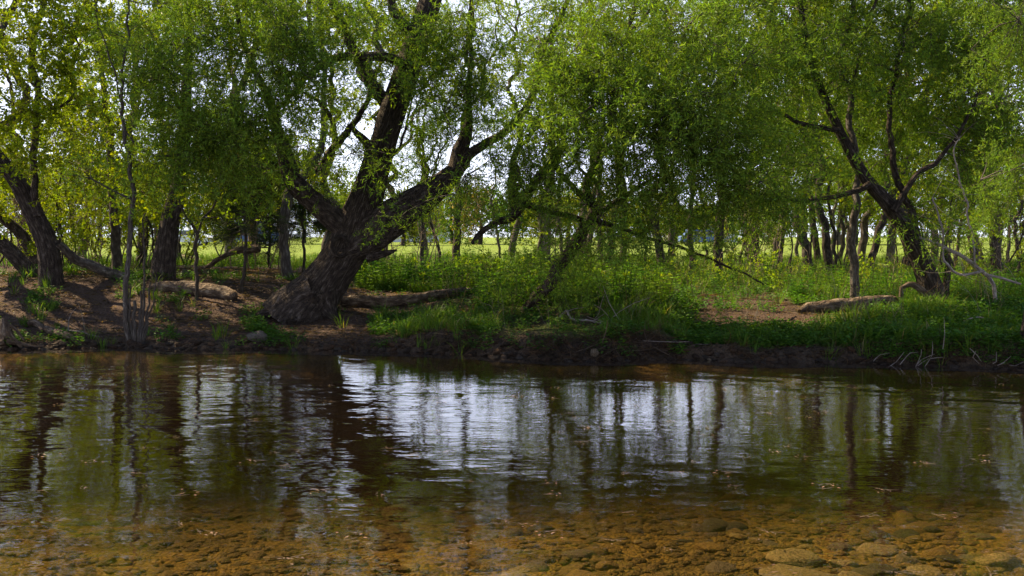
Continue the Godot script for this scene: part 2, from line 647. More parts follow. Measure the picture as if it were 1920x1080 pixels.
func make_materials() -> void:
	var lf := StandardMaterial3D.new()
	lf.vertex_color_use_as_albedo = true
	lf.roughness = 0.5
	lf.metallic_specular = 0.22
	lf.backlight_enabled = true
	lf.backlight = Color(0.95, 1.0, 0.22).linear_to_srgb()
	M.leaf = lf
	M.bark = bark_mat(Color(0.045, 0.034, 0.028), Color(0.10, 0.077, 0.062), Color(0.17, 0.14, 0.12), 7.0, 3)
	M.bark_grey = bark_mat(Color(0.075, 0.062, 0.053), Color(0.14, 0.12, 0.105), Color(0.21, 0.19, 0.165), 3.0, 23)
	M.bark_slim = bark_mat(Color(0.05, 0.04, 0.032), Color(0.10, 0.083, 0.068), Color(0.16, 0.14, 0.12), 2.0, 33)
	M.log = bark_mat(Color(0.085, 0.06, 0.043), Color(0.17, 0.125, 0.09), Color(0.26, 0.21, 0.155), 4.0, 43)
	M.dead = bark_mat(Color(0.21, 0.17, 0.145), Color(0.33, 0.28, 0.245), Color(0.43, 0.39, 0.35), 0.8, 53)
	var tw := StandardMaterial3D.new()
	tw.albedo_color = Color(0.06, 0.047, 0.037).linear_to_srgb()
	tw.roughness = 0.85
	M.twig_bark = tw
	var bu := StandardMaterial3D.new()
	bu.albedo_color = Color(0.17, 0.115, 0.08).linear_to_srgb()
	bu.roughness = 0.9
	M.brush = bu
	M.soil = soil_mat([[0.2, Color(0.55, 0.5, 0.46)], [0.5, Color(0.8, 0.78, 0.75)], [0.75, Color(1, 1, 1)]], 0.7, 4.0, 61)
	M.bed = soil_mat([[0.2, Color(0.45, 0.42, 0.36)], [0.5, Color(0.8, 0.77, 0.7)], [0.75, Color(1, 1, 1)]], 0.9, 4.0, 71)
	var st := soil_mat([[0.25, Color(0.32, 0.3, 0.24)], [0.45, Color(0.7, 0.66, 0.58)], [0.7, Color(1, 1, 1)]], 2.6, 2.0, 81)
	st.roughness = 0.75
	M.stone = st
	var wt := StandardMaterial3D.new()
	wt.transparency = BaseMaterial3D.TRANSPARENCY_ALPHA
	wt.albedo_color = Color(Color(0.04, 0.026, 0.008).linear_to_srgb(), 0.04)
	wt.roughness = 0.0
	wt.metallic_specular = 0.5
	wt.heightmap_enabled = true
	wt.heightmap_texture = noise_tex(noise(0.014, FastNoiseLite.TYPE_SIMPLEX_SMOOTH, FastNoiseLite.FRACTAL_FBM, 3, 91), 1024)
	wt.heightmap_scale = 0.075
	M.water = wt
	for a in [["paint_white", Color(0.75, 0.76, 0.78), 0.3], ["paint_blue", Color(0.03, 0.08, 0.22), 0.3], ["paint_red", Color(0.4, 0.04, 0.03), 0.3], ["glass_dark", Color(0.03, 0.035, 0.04), 0.1], ["rubber", Color(0.02, 0.02, 0.02), 0.8], ["wall_white", Color(0.72, 0.71, 0.7), 0.8], ["roof_grey", Color(0.12, 0.12, 0.13), 0.8], ["chrome", Color(0.5, 0.5, 0.5), 0.3]]:
		var m := StandardMaterial3D.new()
		m.albedo_color = (a[1] as Color).linear_to_srgb()
		m.roughness = a[2]
		M[a[0]] = m


# ---------------------------------------------------------------- setting
func terrain() -> void:
	# the bank and the meadow in one sheet that starts under the waterline and runs to the horizon
	var xs := []
	var x := -16.0
	while x <= 16.0:
		xs.append(x)
		x += 0.16
	var step := 0.3
	while x < 420.0:
		xs.append(x)
		xs.push_front(-x)
		step *= 1.12
		x += step
	var ss := []
	var s := -0.25
	while s < 420.0:
		ss.append(s)
		s += 0.05 if s < 0.5 else (0.12 if s < 8.0 else 0.12 + (s - 8.0) * 0.06)
	var mb := MB.new()
	var soil := Color(0.10, 0.068, 0.052)
	var mud := Color(0.075, 0.055, 0.042)
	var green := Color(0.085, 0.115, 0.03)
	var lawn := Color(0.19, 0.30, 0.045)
	for sv in ss:
		for xv in xs:
			var d: float = shore(xv) + sv
			var y := ground(xv, d)
			mb.v.append(Vector3(xv, y, -d))
			var g1 := nb.get_noise_2d(xv * 1.3 + 100.0, d * 1.3) * 0.5 + 0.5
			var c := mud.lerp(soil, smoothstep(0.1, 0.5, sv + (g1 - 0.5) * 0.4))
			var grassy := 0.0
			if xv > -1.2 and not (xv > 2.0 and xv < 4.6 and sv > 1.7 and sv < 6.8):
				grassy = smoothstep(0.35, 0.6, g1 + 0.25 * smoothstep(3.0, 6.0, sv) + (0.3 if xv > 4.0 else 0.0))
			grassy = maxf(grassy, smoothstep(11.0, 14.0, sv))
			c = c.lerp(green, grassy * smoothstep(0.15, 0.4, sv))
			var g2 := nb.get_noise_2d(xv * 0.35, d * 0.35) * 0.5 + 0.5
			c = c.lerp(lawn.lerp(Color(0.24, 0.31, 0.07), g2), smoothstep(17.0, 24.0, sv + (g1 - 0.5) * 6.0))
			mb.c.append(c)
	grid_faces(mb, xs.size(), ss.size())
	var o := part("ground", with_normals(mb, xs.size(), ss.size(), M.soil), self, "structure")
	o.set_meta("label", "bare earth bank running back into a sunlit green meadow")
	# riverbed
	var bx := []
	x = -34.0
	while x <= 34.0:
		bx.append(x)
		x += 0.13 if absf(x) < 5.0 else 0.4
	var bs := []
	s = 0.08
	while s > -24.0:
		bs.append(s)
		s -= 0.09 if s > -11.0 else 0.5
	bs.reverse()
	var rb := MB.new()
	for sv in bs:
		for xv in bx:
			var d: float = shore(xv) + sv
			var y := ground(xv, d) - smoothstep(-0.3, 0.0, sv) * 0.12
			y += nb.get_noise_2d(xv * 5.0, d * 7.0) * 0.02
			rb.v.append(Vector3(xv, y, -d))
			var g1 := nb.get_noise_2d(xv * 2.1, d * 2.9) * 0.5 + 0.5
			var g2 := nb.get_noise_2d(xv * 9.0 + 7.0, d * 9.0) * 0.5 + 0.5
			var c := Color(0.25, 0.135, 0.017).lerp(Color(0.13, 0.078, 0.013), smoothstep(0.4, 0.7, g1))
			c = c.lerp(Color(0.28, 0.16, 0.03), smoothstep(0.55, 0.8, g2) * 0.6)
			rb.c.append(c)
	grid_faces(rb, bx.size(), bs.size())
	part("riverbed", with_normals(rb, bx.size(), bs.size(), M.bed), self, "structure")


func grid_faces(mb: MB, w: int, h: int) -> void:
	for k in h - 1:
		for j in w - 1:
			var a := k * w + j
			mb.i.append_array([a, a + w, a + 1, a + 1, a + w, a + w + 1])


func with_normals(mb: MB, w: int, h: int, mat: Material) -> ArrayMesh:
	for k in h:
		for j in w:
			var tu := mb.v[k * w + mini(j + 1, w - 1)] - mb.v[k * w + maxi(j - 1, 0)]
			var tv := mb.v[mini(k + 1, h - 1) * w + j] - mb.v[maxi(k - 1, 0) * w + j]
			var n := tu.cross(tv)
			mb.n.append((n if n.y > 0.0 else -n).normalized())
	return mb.mesh(mat)


func water() -> void:
	var waves := []
	for k in 44:
		var lam := exp(rnd(log(0.12), log(0.55))) if k % 5 else exp(rnd(log(0.6), log(1.4)))
		var ang := rnd(-0.75, 0.75) + (PI if k % 3 == 0 else 0.0)
		waves.append([sin(ang) * TAU / lam, cos(ang) * TAU / lam, rnd(0, TAU), 0.0030 * lam / TAU])
	var xs := []
	var x := -34.0
	while x <= 34.0:
		xs.append(x)
		x += 0.12 if absf(x) < 8.5 else 0.6
	var ds := []
	var d := -6.0
	while d < 19.0:
		ds.append(d)
		d += 0.04 if d > 3.5 else 0.4
	var mb := MB.new()
	for dv in ds:
		for xv in xs:
			var y := 0.0
			var gx := 0.0
			var gz := 0.0
			# ripples come in patches: calmer along the far bank and on the left, busier in mid stream
			var lively := 0.4 + 1.2 * smoothstep(-0.25, 0.4, nb.get_noise_2d(xv * 0.3 + 31.0, dv * 0.6) + 0.4 * nb.get_noise_2d(xv * 1.1, dv * 2.2))
			lively *= 0.55 + 0.45 * smoothstep(6.0, 9.5, dv)
			lively *= 1.0 - 0.55 * smoothstep(shore(xv) - 2.5, shore(xv) - 0.3, dv)
			for a in waves:
				var ph: float = a[0] * xv + a[1] * dv + a[2]
				y += a[3] * sin(ph)
				gx += a[3] * a[0] * cos(ph)
				gz += a[3] * a[1] * cos(ph)
			mb.v.append(Vector3(xv, y * lively, -dv))
			mb.n.append(Vector3(-gx * lively, 1.0, gz * lively).normalized())
			mb.uv.append(Vector2(xv / 3.6, dv / 1.3))
	grid_faces(mb, xs.size(), ds.size())
	var o := part("river_water", mb.mesh(M.water), self, "structure")
	o.set_meta("label", "clear brown river with small ripples mirroring the trees")
	# the brown, peaty water itself below the surface
	var fog := FogVolume.new()
	fog.name = "river_water_body"
	fog.shape = RenderingServer.FOG_VOLUME_SHAPE_BOX
	fog.size = Vector3(68.0, 1.2, 25.0)
	fog.position = Vector3(0, -0.63, -6.5)
	var fm := FogMaterial.new()
	fm.albedo = Color(0.009, 0.0045, 0.001).linear_to_srgb()
	fm.density = 1.05
	fog.material = fm
	fog.set_meta("kind", "structure")
	add_child(fog)


# ---------------------------------------------------------------- the scene
func _ready() -> void:
	# camera
	var cam := Camera3D.new()
	cam.name = "camera"
	cam.fov = rad_to_deg(2.0 * atan(540.0 / FOCAL))
	cam.position = Vector3(0, EYE, 0)
	cam.rotation.x = -atan(TILT)
	cam.near = 0.1
	cam.far = 1500.0
	add_child(cam)
	cam.current = true
	# sky
	var sky := ProceduralSkyMaterial.new()
	sky.sky_top_color = Color(0.05, 0.085, 0.19).linear_to_srgb()
	sky.sky_horizon_color = Color(0.64, 0.68, 0.80).linear_to_srgb()
	sky.sky_curve = 0.24
	sky.ground_bottom_color = Color(0.10, 0.11, 0.07).linear_to_srgb()
	sky.ground_horizon_color = Color(0.30, 0.32, 0.28).linear_to_srgb()
	sky.sun_angle_max = 8.0
	var env := Environment.new()
	env.background_mode = Environment.BG_SKY
	env.sky = Sky.new()
	env.sky.sky_material = sky
	env.tonemap_mode = Environment.TONE_MAPPER_LINEAR
	env.tonemap_exposure = 3.25
	env.sdfgi_enabled = true
	env.ssao_enabled = true
	env.ssil_enabled = true
	env.volumetric_fog_enabled = true
	env.volumetric_fog_density = 0.0
	var we := WorldEnvironment.new()
	we.name = "world_environment"
	we.environment = env
	add_child(we)
	# afternoon sun from the left, behind the trees
	var sun := DirectionalLight3D.new()
	sun.name = "sun"
	sun.light_energy = 1.6
	sun.light_color = Color(1.0, 0.91, 0.74)
	sun.light_angular_distance = 0.5
	sun.shadow_enabled = true
	add_child(sun)
	sun.look_at_from_position(Vector3(-0.62, 0.68, -0.39) * 50.0, Vector3.ZERO)

	rng.seed = 7
	nz.seed = 11
	nz.frequency = 1.0
	nb.seed = 5
	nb.frequency = 0.45
	nb.fractal_octaves = 4
	for a in SHORE:
		var d: float = EYE / ((a[1] - 440.0) / FOCAL)
		shore_d.append(d)
		shore_x.append((a[0] - 960.0) * d / FOCAL)
	make_materials()
	for k in ["willow", "willow_far", "broad", "needle", "herb", "low", "grass", "litter", "root", "stem"]:
		for j in 3:
			SPR[k + str(j)] = branchlet(k)
	for j in 3:
		SPR["clod" + str(j)] = stone_mesh(500 + j, 8, 6, Color(0.07, 0.05, 0.038))
	terrain()
	water()
	big_willow()
	leaning_willow()
	right_willow()
	left_trees()
	back_trees()
	far_side()
	undergrowth()
	logs_and_rocks()
	river_stones()
	unseen_near_bank()


const FRESH := Color(1.0, 1.0, 1.0)
const BROAD := Color(1.22, 1.24, 0.9)
const WILLOW := Color(1.02, 1.14, 1.15)


func big_willow() -> void:
	rng.seed = 101
	var d := 17.0
	var b := hit(566, 590)
	d = -b.z
	var T := begin_tree("willow_tree", "massive old willow with furrowed leaning trunk forking into three thick limbs", b)
	limb(T, "trunk", [[550, 608, 140], [570, 580, 118], [597, 545, 90], [627, 503, 77], [652, 466, 78], [668, 428, 74], [681, 390, 67], [694, 346, 58], [705, 312, 54], [722, 258, 49], [743, 190, 49], [766, 125, 47], [785, 65, 46], [803, 15, 42], [818, -40, 36], [825, -110, 28, 0.2], [845, -200, 20, 0.4], [850, -300, 12, 0.6], [860, -380, 6, 0.6]], d, "bark", 0.18)
	for a in [[598, 520, 50, 44], [560, 568, 56, 40]]:
		limb(T, "trunk/burl", [[a[0] - 12, a[1] + a[3] * 0.5, a[2] * 0.45, -0.1], [a[0], a[1], a[2], -0.1], [a[0] + 12, a[1] - a[3] * 0.5, a[2] * 0.4, -0.1]], d, "bark", 0.35)
	limb(T, "limb", [[668, 452, 30], [648, 430, 42], [622, 408, 45], [597, 385, 41], [558, 350, 38], [538, 315, 33], [527, 272, 26], [516, 235, 20], [508, 195, 17], [490, 150, 13, -0.3], [460, 90, 10, -0.5], [440, 20, 8, -0.6], [430, -80, 6, -0.6], [440, -180, 3, -0.6]], d - 0.1)
	limb(T, "limb", [[648, 478, 36], [674, 460, 56], [700, 438, 68], [718, 424, 70], [740, 407, 70], [791, 373, 55], [830, 344, 44], [855, 318, 34], [862, 285, 30], [874, 255, 24], [880, 222, 14], [877, 170, 11], [884, 110, 9], [880, 40, 7], [890, -60, 5], [880, -160, 3]], d - 0.15)
	limb(T, "limb", [[858, 305, 26], [885, 285, 20], [915, 268, 16], [950, 245, 15], [985, 205, 14], [1000, 160, 13], [1012, 107, 12], [1033, 63, 11], [1052, 27, 10], [1075, -20, 8], [1100, -110, 6], [1110, -220, 3]], d - 0.2)
	limb(T, "limb", [[760, 118, 22], [720, 107, 18], [680, 106, 17], [630, 110, 16], [600, 125, 13], [572, 148, 11], [540, 188, 8], [500, 215, 6, -0.3], [455, 235, 4, -0.5]], d - 0.25)
	limb(T, "limb", [[725, 195, 26], [700, 160, 24], [676, 122, 22], [655, 80, 19], [640, 40, 16], [622, -10, 13], [600, -90, 10], [590, -200, 6]], d + 0.3)
	limb(T, "limb", [[592, 326, 16], [620, 285, 14], [652, 247, 13], [675, 215, 11], [688, 185, 9], [700, 140, 6]], d + 0.1)
	limb(T, "limb", [[622, 285, 9], [630, 245, 9], [615, 210, 8], [590, 185, 6], [560, 170, 4]], d + 0.1)
	limb(T, "limb", [[706, 290, 26], [690, 270, 18], [668, 250, 13], [655, 235, 6]], d - 0.12)
	limb(T, "limb", [[785, 75, 26], [760, 50, 22], [740, 15, 18], [722, -40, 14], [700, -120, 10], [690, -230, 5]], d + 0.1)
	limb(T, "limb", [[586, 106, 11], [584, 60, 9], [578, 5, 8], [570, -60, 6], [575, -150, 3]], d - 0.2)
	limb(T, "limb", [[598, 118, 9], [570, 92, 9], [552, 60, 7], [530, 20, 6], [500, -50, 4]], d - 0.3)
	limb(T, "limb", [[738, 292, 5], [757, 258, 5], [767, 212, 4], [777, 168, 3]], d - 0.3)
	limb(T, "trunk/broken_stub", [[688, 482, 24], [712, 478, 16], [730, 474, 10], [743, 469, 3]], d - 0.2, "bark", 0.3)
	limb(T, "trunk/root", [[590, 545, 60], [545, 565, 40], [505, 585, 22], [470, 596, 8]], d - 0.25, "bark", 0.25)
	limb(T, "trunk/root", [[585, 560, 60], [565, 585, 44], [545, 604, 18, -0.4]], d - 0.2, "bark", 0.25)
	limb(T, "trunk/root", [[605, 550, 60], [615, 582, 36], [628, 600, 12, -0.3]], d - 0.2, "bark", 0.25)
	limb(T, "trunk/root", [[585, 555, 60], [560, 560, 40], [530, 556, 20, 0.4], [508, 552, 8, 0.6]], d, "bark", 0.25)
	for a in [[636, 462, 12, 17], [731, 417, 9, 8]]:
		var mb := MB.new()
		var c := at(a[0], a[1], d - 0.38) - b
		var p := []
		var r := []
		for k in 15:
			var an := TAU * k / 14.0
			p.append(c + Vector3(cos(an) * a[2] * d / FOCAL, sin(an) * a[3] * d / FOCAL, rnd(-0.02, 0.02) - cos(an) * 0.08))
			r.append(0.045)
		tube(mb, p, r, 8, 0.2, 6.0, 1.0, 1.0)
		part("knot_collar", mb.mesh(M.bark), T.node.get_node("trunk"))
	for a in [[430, 150, 15.6, 130, 95, 240], [520, 130, 15.7, 85, 75, 150], [350, 240, 16.0, 100, 70, 120], [440, 240, 15.8, 80, 60, 100], [590, 250, 17.6, 80, 50, 40], [640, 210, 17.7, 60, 40, 30], [545, 300, 16.2, 60, 35, 12], [690, 300, 16.2, 40, 60, 14], [460, 330, 16.8, 70, 40, 26], [330, 120, 16.2, 90, 80, 80], [600, 330, 17.5, 60, 40, 12]]:
		mass(T, a, "willow", WILLOW)
	for a in [[735, 130, 16.4, 60, 60, 22], [860, 140, 16.6, 80, 60, 80], [900, 190, 16.8, 70, 40, 50], [850, 50, 17.0, 90, 60, 70], [650, 30, 17.4, 110, 50, 60], [530, 20, 16.5, 110, 60, 100], [400, 30, 16.3, 110, 60, 90], [860, 335, 16.0, 80, 35, 22], [790, 395, 16.1, 60, 30, 12], [940, 300, 16.2, 70, 40, 50], [960, 60, 16.8, 90, 70, 90]]:
		mass(T, a, "willow", WILLOW)
	for a in [[450, -130, 17.2, 220, 100, 130], [760, -110, 17.6, 200, 90, 60], [1000, -110, 17.4, 180, 90, 40]]:
		mass(T, a, "willow", WILLOW)
	for a in [[790, 270, 18.6, 60, 60, 60], [820, 200, 18.6, 70, 50, 60], [790, 320, 18.8, 50, 30, 30], [930, 330, 18.5, 60, 30, 16], [900, 250, 18.6, 60, 40, 40]]:
		mass(T, a, "willow", WILLOW, 0.2, 0.9)
	finish_tree(T)


func leaning_willow() -> void:
	rng.seed = 102
	var b := hit(985, 584)
	var d := -b.z
	var T := begin_tree("willow_tree", "low willow with thin dark trunk leaning right over the bank edge", b)
	limb(T, "trunk", [[978, 596, 20], [992, 575, 21], [1022, 540, 24], [1050, 500, 25], [1078, 455, 25], [1100, 420, 23], [1112, 395, 20], [1106, 372, 17], [1101, 342, 15], [1117, 317, 13], [1135, 270, 12], [1150, 200, 11], [1160, 130, 10], [1175, 70, 8], [1190, 0, 7], [1200, -90, 5], [1205, -190, 3]], d, "bark", 0.14)
	limb(T, "limb", [[1108, 382, 15], [1089, 364, 13], [1056, 330, 10], [1043, 308, 9], [1035, 270, 8], [1028, 220, 6], [1010, 170, 4]], d - 0.05)
	limb(T, "limb", [[1104, 417, 14], [1067, 404, 12], [1033, 397, 12], [1000, 387, 13], [982, 380, 16]], d)
	limb(T, "hanging_limb", [[1050, 285, 12], [1032, 306, 13], [1010, 328, 15], [986, 362, 20], [972, 390, 21], [955, 408, 16], [930, 416, 13], [908, 430, 11], [893, 446, 10], [885, 457, 9]], d, "bark", 0.14)
	limb(T, "limb", [[966, 400, 20], [964, 365, 21], [962, 335, 18], [965, 300, 12], [975, 260, 8], [970, 210, 5]], d + 0.05)
	limb(T, "limb", [[1110, 412, 12], [1135, 420, 10], [1175, 431, 8], [1215, 446, 7], [1280, 464, 6], [1345, 492, 5], [1395, 514, 4], [1432, 534, 3]], d - 0.3)
	limb(T, "limb", [[1112, 400, 13], [1136, 391, 10], [1164, 372, 9], [1190, 355, 8], [1230, 330, 6], [1290, 290, 5], [1340, 240, 4]], d - 0.3)
	limb(T, "limb", [[1140, 260, 10], [1150, 190, 8], [1157, 143, 8], [1173, 77, 7], [1200, 40, 6], [1250, -20, 4], [1290, -100, 3]], d - 0.2)
	limb(T, "limb", [[1130, 290, 9], [1180, 250, 8], [1240, 200, 7], [1300, 130, 6], [1340, 60, 5], [1380, -30, 3]], d - 0.4)
	for a in [[1130, 190, 15.0, 110, 80, 200], [1230, 230, 14.8, 105, 85, 240], [1060, 130, 15.4, 90, 70, 130], [1200, 80, 15.2, 115, 75, 200], [1340, 110, 15.2, 100, 95, 190], [1320, 250, 15.0, 90, 65, 140], [1290, 330, 15.2, 80, 50, 70]]:
		mass(T, a, "willow", WILLOW, 0.5)
	for a in [[1180, 320, 15.4, 90, 45, 50], [1030, 250, 15.8, 70, 50, 60], [950, 330, 15.8, 60, 30, 25], [1240, 380, 15.4, 80, 40, 28], [1075, 460, 17.0, 50, 50, 26], [1010, 530, 17.0, 60, 35, 26], [940, 560, 16.6, 60, 25, 26], [1035, 505, 15.8, 50, 30, 12], [1090, 430, 15.8, 40, 30, 10], [1100, 360, 15.6, 60, 35, 20], [1040, 340, 15.8, 60, 30, 20], [1300, 460, 15.6, 80, 30, 14], [1210, 420, 15.5, 70, 40, 16], [1390, 400, 15.6, 80, 40, 22], [1430, 330, 15.6, 70, 50, 36], [1350, 340, 15.4, 80, 45, 36], [1130, 440, 15.5, 50, 35, 12]]:
		mass(T, a, "willow", WILLOW, 0.4)
	for a in [[1160, -100, 16.4, 180, 100, 60], [1360, -80, 16.4, 140, 110, 60], [1200, -280, 16.8, 220, 100, 40]]:
		mass(T, a, "willow", WILLOW, 0.4)
	finish_tree(T)


func right_willow() -> void:
	rng.seed = 103
	var b := hit(1750, 572)
	var d := -b.z
	var T := begin_tree("willow_tree", "dark willow leaning left behind the grassy right bank with split reddish base", b)
	limb(T, "trunk", [[1754, 590, 56], [1750, 570, 50], [1738, 517, 42], [1714, 463, 36], [1690, 417, 31], [1657, 373, 27], [1623, 335, 23], [1590, 275, 19], [1555, 205, 16], [1525, 125, 13], [1505, 40, 11], [1495, -60, 9], [1490, -170, 6], [1500, -280, 3]], d, "bark", 0.16)
	limb(T, "limb", [[1722, 470, 16], [1713, 400, 16], [1690, 362, 14], [1672, 300, 12], [1668, 220, 10], [1680, 130, 9], [1700, 40, 7], [1710, -80, 5], [1710, -200, 3]], d + 0.3)
	limb(T, "limb", [[1632, 345, 14], [1600, 360, 10], [1545, 372, 8], [1497, 378, 7], [1467, 367, 6], [1440, 332, 4]], d - 0.2)
	limb(T, "limb", [[1575, 245, 12], [1520, 235, 9], [1460, 210, 7], [1410, 170, 5], [1380, 120, 3]], d - 0.3)
	limb(T, "limb", [[1675, 395, 14], [1720, 330, 11], [1770, 290, 9], [1810, 230, 7], [1840, 150, 6], [1850, 60, 5], [1860, -60, 3]], d - 0.2)
	limb(T, "broken_stem", [[1768, 580, 16], [1772, 540, 14], [1776, 505, 12], [1770, 470, 9], [1772, 452, 4]], d + 0.1, "bark", 0.25)
	limb(T, "trunk/root", [[1748, 560, 22], [1735, 552, 16], [1720, 538, 13], [1703, 533, 11], [1690, 540, 9], [1687, 566, 8]], d - 0.25, "log", 0.25)
	for a in [[1480, 90, 16.6, 110, 90, 210], [1600, 90, 19.4, 105, 90, 200], [1720, 80, 17.0, 100, 85, 190], [1550, 215, 19.2, 105, 60, 130], [1455, 240, 16.6, 85, 60, 110], [1690, 230, 19.2, 95, 65, 130], [1640, 300, 19.4, 80, 40, 50], [1500, 330, 18.4, 80, 40, 40], [1780, 330, 17.0, 60, 45, 45], [1740, 430, 16.6, 50, 40, 25], [1420, 310, 16.5, 60, 50, 40]]:
		mass(T, a, "willow", WILLOW, 0.35)
	for a in [[1820, 140, 17.2, 90, 90, 190], [1850, 250, 17.2, 70, 55, 100], [1890, 30, 17.2, 80, 70, 120]]:
		mass(T, a, "willow", WILLOW, 0.35)
	for a in [[1520, -120, 17.4, 180, 110, 220], [1760, -110, 17.4, 180, 110, 180], [1640, -260, 17.6, 250, 100, 200], [1380, -190, 18.4, 150, 90, 160], [1420, 20, 18.6, 110, 80, 120]]:
		mass(T, a, "willow", WILLOW, 0.3)
	finish_tree(T)
	# a willow rooted just outside the frame whose sunlit boughs hang in from the right
	rng.seed = 104
	var x := 4.9
	b = Vector3(x, 0.25, -9.2)
	b = Vector3(6.4, ground(6.4, 13.4), -13.4)
	T = begin_tree("willow_tree", "willow at the right edge reaching in with bright feathery boughs", b)
	limb_world(T, "trunk", [b + Vector3(0, -0.3, 0), b + Vector3(0.1, 1.2, 0.1), b + Vector3(-0.1, 3.0, 0.6), b + Vector3(-0.2, 5.0, 1.0), b + Vector3(0.1, 7.5, 1.2)], [0.24, 0.18, 0.15, 0.11, 0.03], "bark", 0.15)
	limb_world(T, "limb", [b + Vector3(-0.05, 2.0, 0.4), b + Vector3(-0.5, 2.6, 1.4), b + Vector3(-1.0, 2.5, 2.4), b + Vector3(-1.3, 2.1, 3.0)], [0.07, 0.05, 0.03, 0.01])
	limb_world(T, "limb", [b + Vector3(-0.1, 3.4, 0.7), b + Vector3(-0.6, 4.0, 1.6), b + Vector3(-1.1, 4.1, 2.4), b + Vector3(-1.5, 3.7, 3.0)], [0.08, 0.05, 0.03, 0.01])
	for a in [[1905, 335, 11.0, 55, 50, 80], [1900, 60, 11.0, 75, 75, 120], [1985, 200, 11.5, 60, 90, 60]]:
		mass(T, a, "willow", WILLOW, 0.45, 0.55)
	mass_world(T, b + Vector3(1.6, 5.5, 1.0), Vector3(1.5, 2.2, 1.5), 160, "willow", WILLOW, 0.4, 1.1)
	finish_tree(T)


func left_trees() -> void:
	rng.seed = 105
	var yel := BROAD
	var mid := BROAD
	var b := hit(97, 533)
	var d := -b.z
	var T := begin_tree("leafy_tree", "thick dark trunk curving up and left at the left edge of the bank", b)
	limb(T, "trunk", [[100, 548, 52], [96, 525, 45], [90, 463, 40], [73, 420, 37], [50, 373, 34], [25, 330, 30], [-8, 292, 27], [-40, 240, 23], [-60, 160, 19], [-70, 60, 15], [-60, -80, 10], [-70, -250, 4]], d, "bark", 0.14)
	limb(T, "limb", [[72, 405, 20], [68, 380, 14], [66, 345, 13], [63, 260, 13], [69, 167, 12], [58, 117, 12], [66, 57, 11], [80, 0, 10], [84, -80, 7], [90, -200, 4]], d - 0.1)
	limb(T, "limb", [[-20, 270, 10], [0, 233, 8], [60, 213, 7], [113, 200, 6], [137, 173, 5], [133, 133, 4], [150, 80, 3]], d - 0.3)
	for a in [[60, 60, 18.2, 110, 70, 80], [120, 160, 18.0, 90, 60, 60], [20, 220, 18.0, 70, 40, 26], [170, 60, 18.2, 90, 60, 60], [150, 290, 18.2, 80, 40, 36]]:
		mass(T, a, "broad", yel, 0.1)
	for a in [[-60, -80, 19.0, 200, 110, 45], [120, -130, 19.0, 170, 100, 40], [0, -280, 19.4, 250, 90, 30]]:
		mass(T, a, "broad", mid, 0.1)
	finish_tree(T)
	# the pair of trunks leaning out of the frame
	b = hit(58, 520)
	T = begin_tree("leafy_tree", "brown trunk leaning steeply left behind the dark curving trunk", b)
	limb(T, "trunk", [[66, 530, 32], [52, 505, 30], [20, 472, 29], [-15, 440, 27], [-70, 380, 24], [-130, 290, 20], [-180, 170, 15], [-200, 20, 10], [-210, -150, 4]], -b.z + 0.4, "bark", 0.12)
	mass_world(T, at(-180, 60, 19.0), Vector3(1.6, 1.8, 1.6), 80, "broad", yel, 0.1, 1.0)
	finish_tree(T)
	b = hit(78, 512)
	T = begin_tree("leafy_tree", "slimmer trunk leaning left above the brown leaning trunk", b)
	limb(T, "trunk", [[84, 520, 24], [68, 490, 22], [42, 445, 21], [5, 407, 19], [-50, 350, 16], [-90, 270, 13], [-110, 150, 10], [-120, 0, 5]], -b.z + 0.6, "bark", 0.12)
	mass_world(T, at(-60, 130, 20.0), Vector3(1.5, 1.6, 1.4), 60, "broad", yel, 0.1, 1.0)
	finish_tree(T)
	# slender waterside stem with its clump of shoots
	b = hit(243, 643)
	d = -b.z
	T = begin_tree("riverside_sapling", "tall slender grey sapling with a clump of bare shoots at the water's edge", b)
	limb(T, "trunk", [[244, 652, 12], [241, 620, 11], [239, 530, 10], [244, 430, 9], [250, 373, 8], [244, 325, 8], [234, 260, 7], [228, 200, 6], [232, 120, 5], [240, 50, 4], [245, -20, 3]], d, "bark_grey", 0.05)
	for a in [[[252, 648, 7], [253, 600, 7], [254, 565, 6]], [[262, 650, 6], [268, 590, 5], [270, 540, 4], [268, 470, 3], [270, 400, 2]], [[265, 650, 5], [276, 590, 4], [280, 530, 3]], [[258, 648, 6], [262, 600, 5], [266, 545, 4]], [[250, 648, 5], [246, 590, 4], [248, 538, 3]], [[268, 648, 4], [284, 580, 3], [288, 520, 2]]]:
		limb(T, "shoot", a, d - 0.05, "bark_grey", 0.05)
	limb(T, "limb", [[250, 375, 5], [225, 364, 4], [200, 353, 4], [167, 334, 3], [120, 325, 2]], d, "bark_grey", 0.05)
	limb(T, "limb", [[232, 245, 5], [280, 290, 4], [330, 292, 3], [380, 300, 2]], d, "bark_grey", 0.05)
	limb(T, "limb", [[230, 210, 4], [218, 150, 3], [200, 90, 3], [180, 30, 2]], d, "bark_grey", 0.05)
	for a in [[235, 120, 15.6, 60, 70, 35], [300, 280, 15.6, 70, 30, 16], [180, 320, 15.6, 60, 25, 12], [250, 20, 15.6, 60, 50, 25]]:
		mass(T, a, "willow", WILLOW, 0.2)
	finish_tree(T)
	# young forked sapling
	b = hit(370, 566)
	T = begin_tree("forked_sapling", "thin dark sapling forking like a Y behind the fallen log", b)
	limb(T, "trunk", [[371, 572, 8], [369, 540, 7], [368, 497, 7], [370, 440, 7]], -b.z, "bark_slim", 0.05)
	limb(T, "limb", [[370, 440, 6], [358, 418, 5], [346, 402, 4], [335, 370, 3], [330, 330, 2]], -b.z, "bark_slim", 0.05)
	limb(T, "limb", [[370, 440, 5], [380, 415, 4], [393, 396, 4], [410, 360, 3], [420, 310, 2]], -b.z, "bark_slim", 0.05)
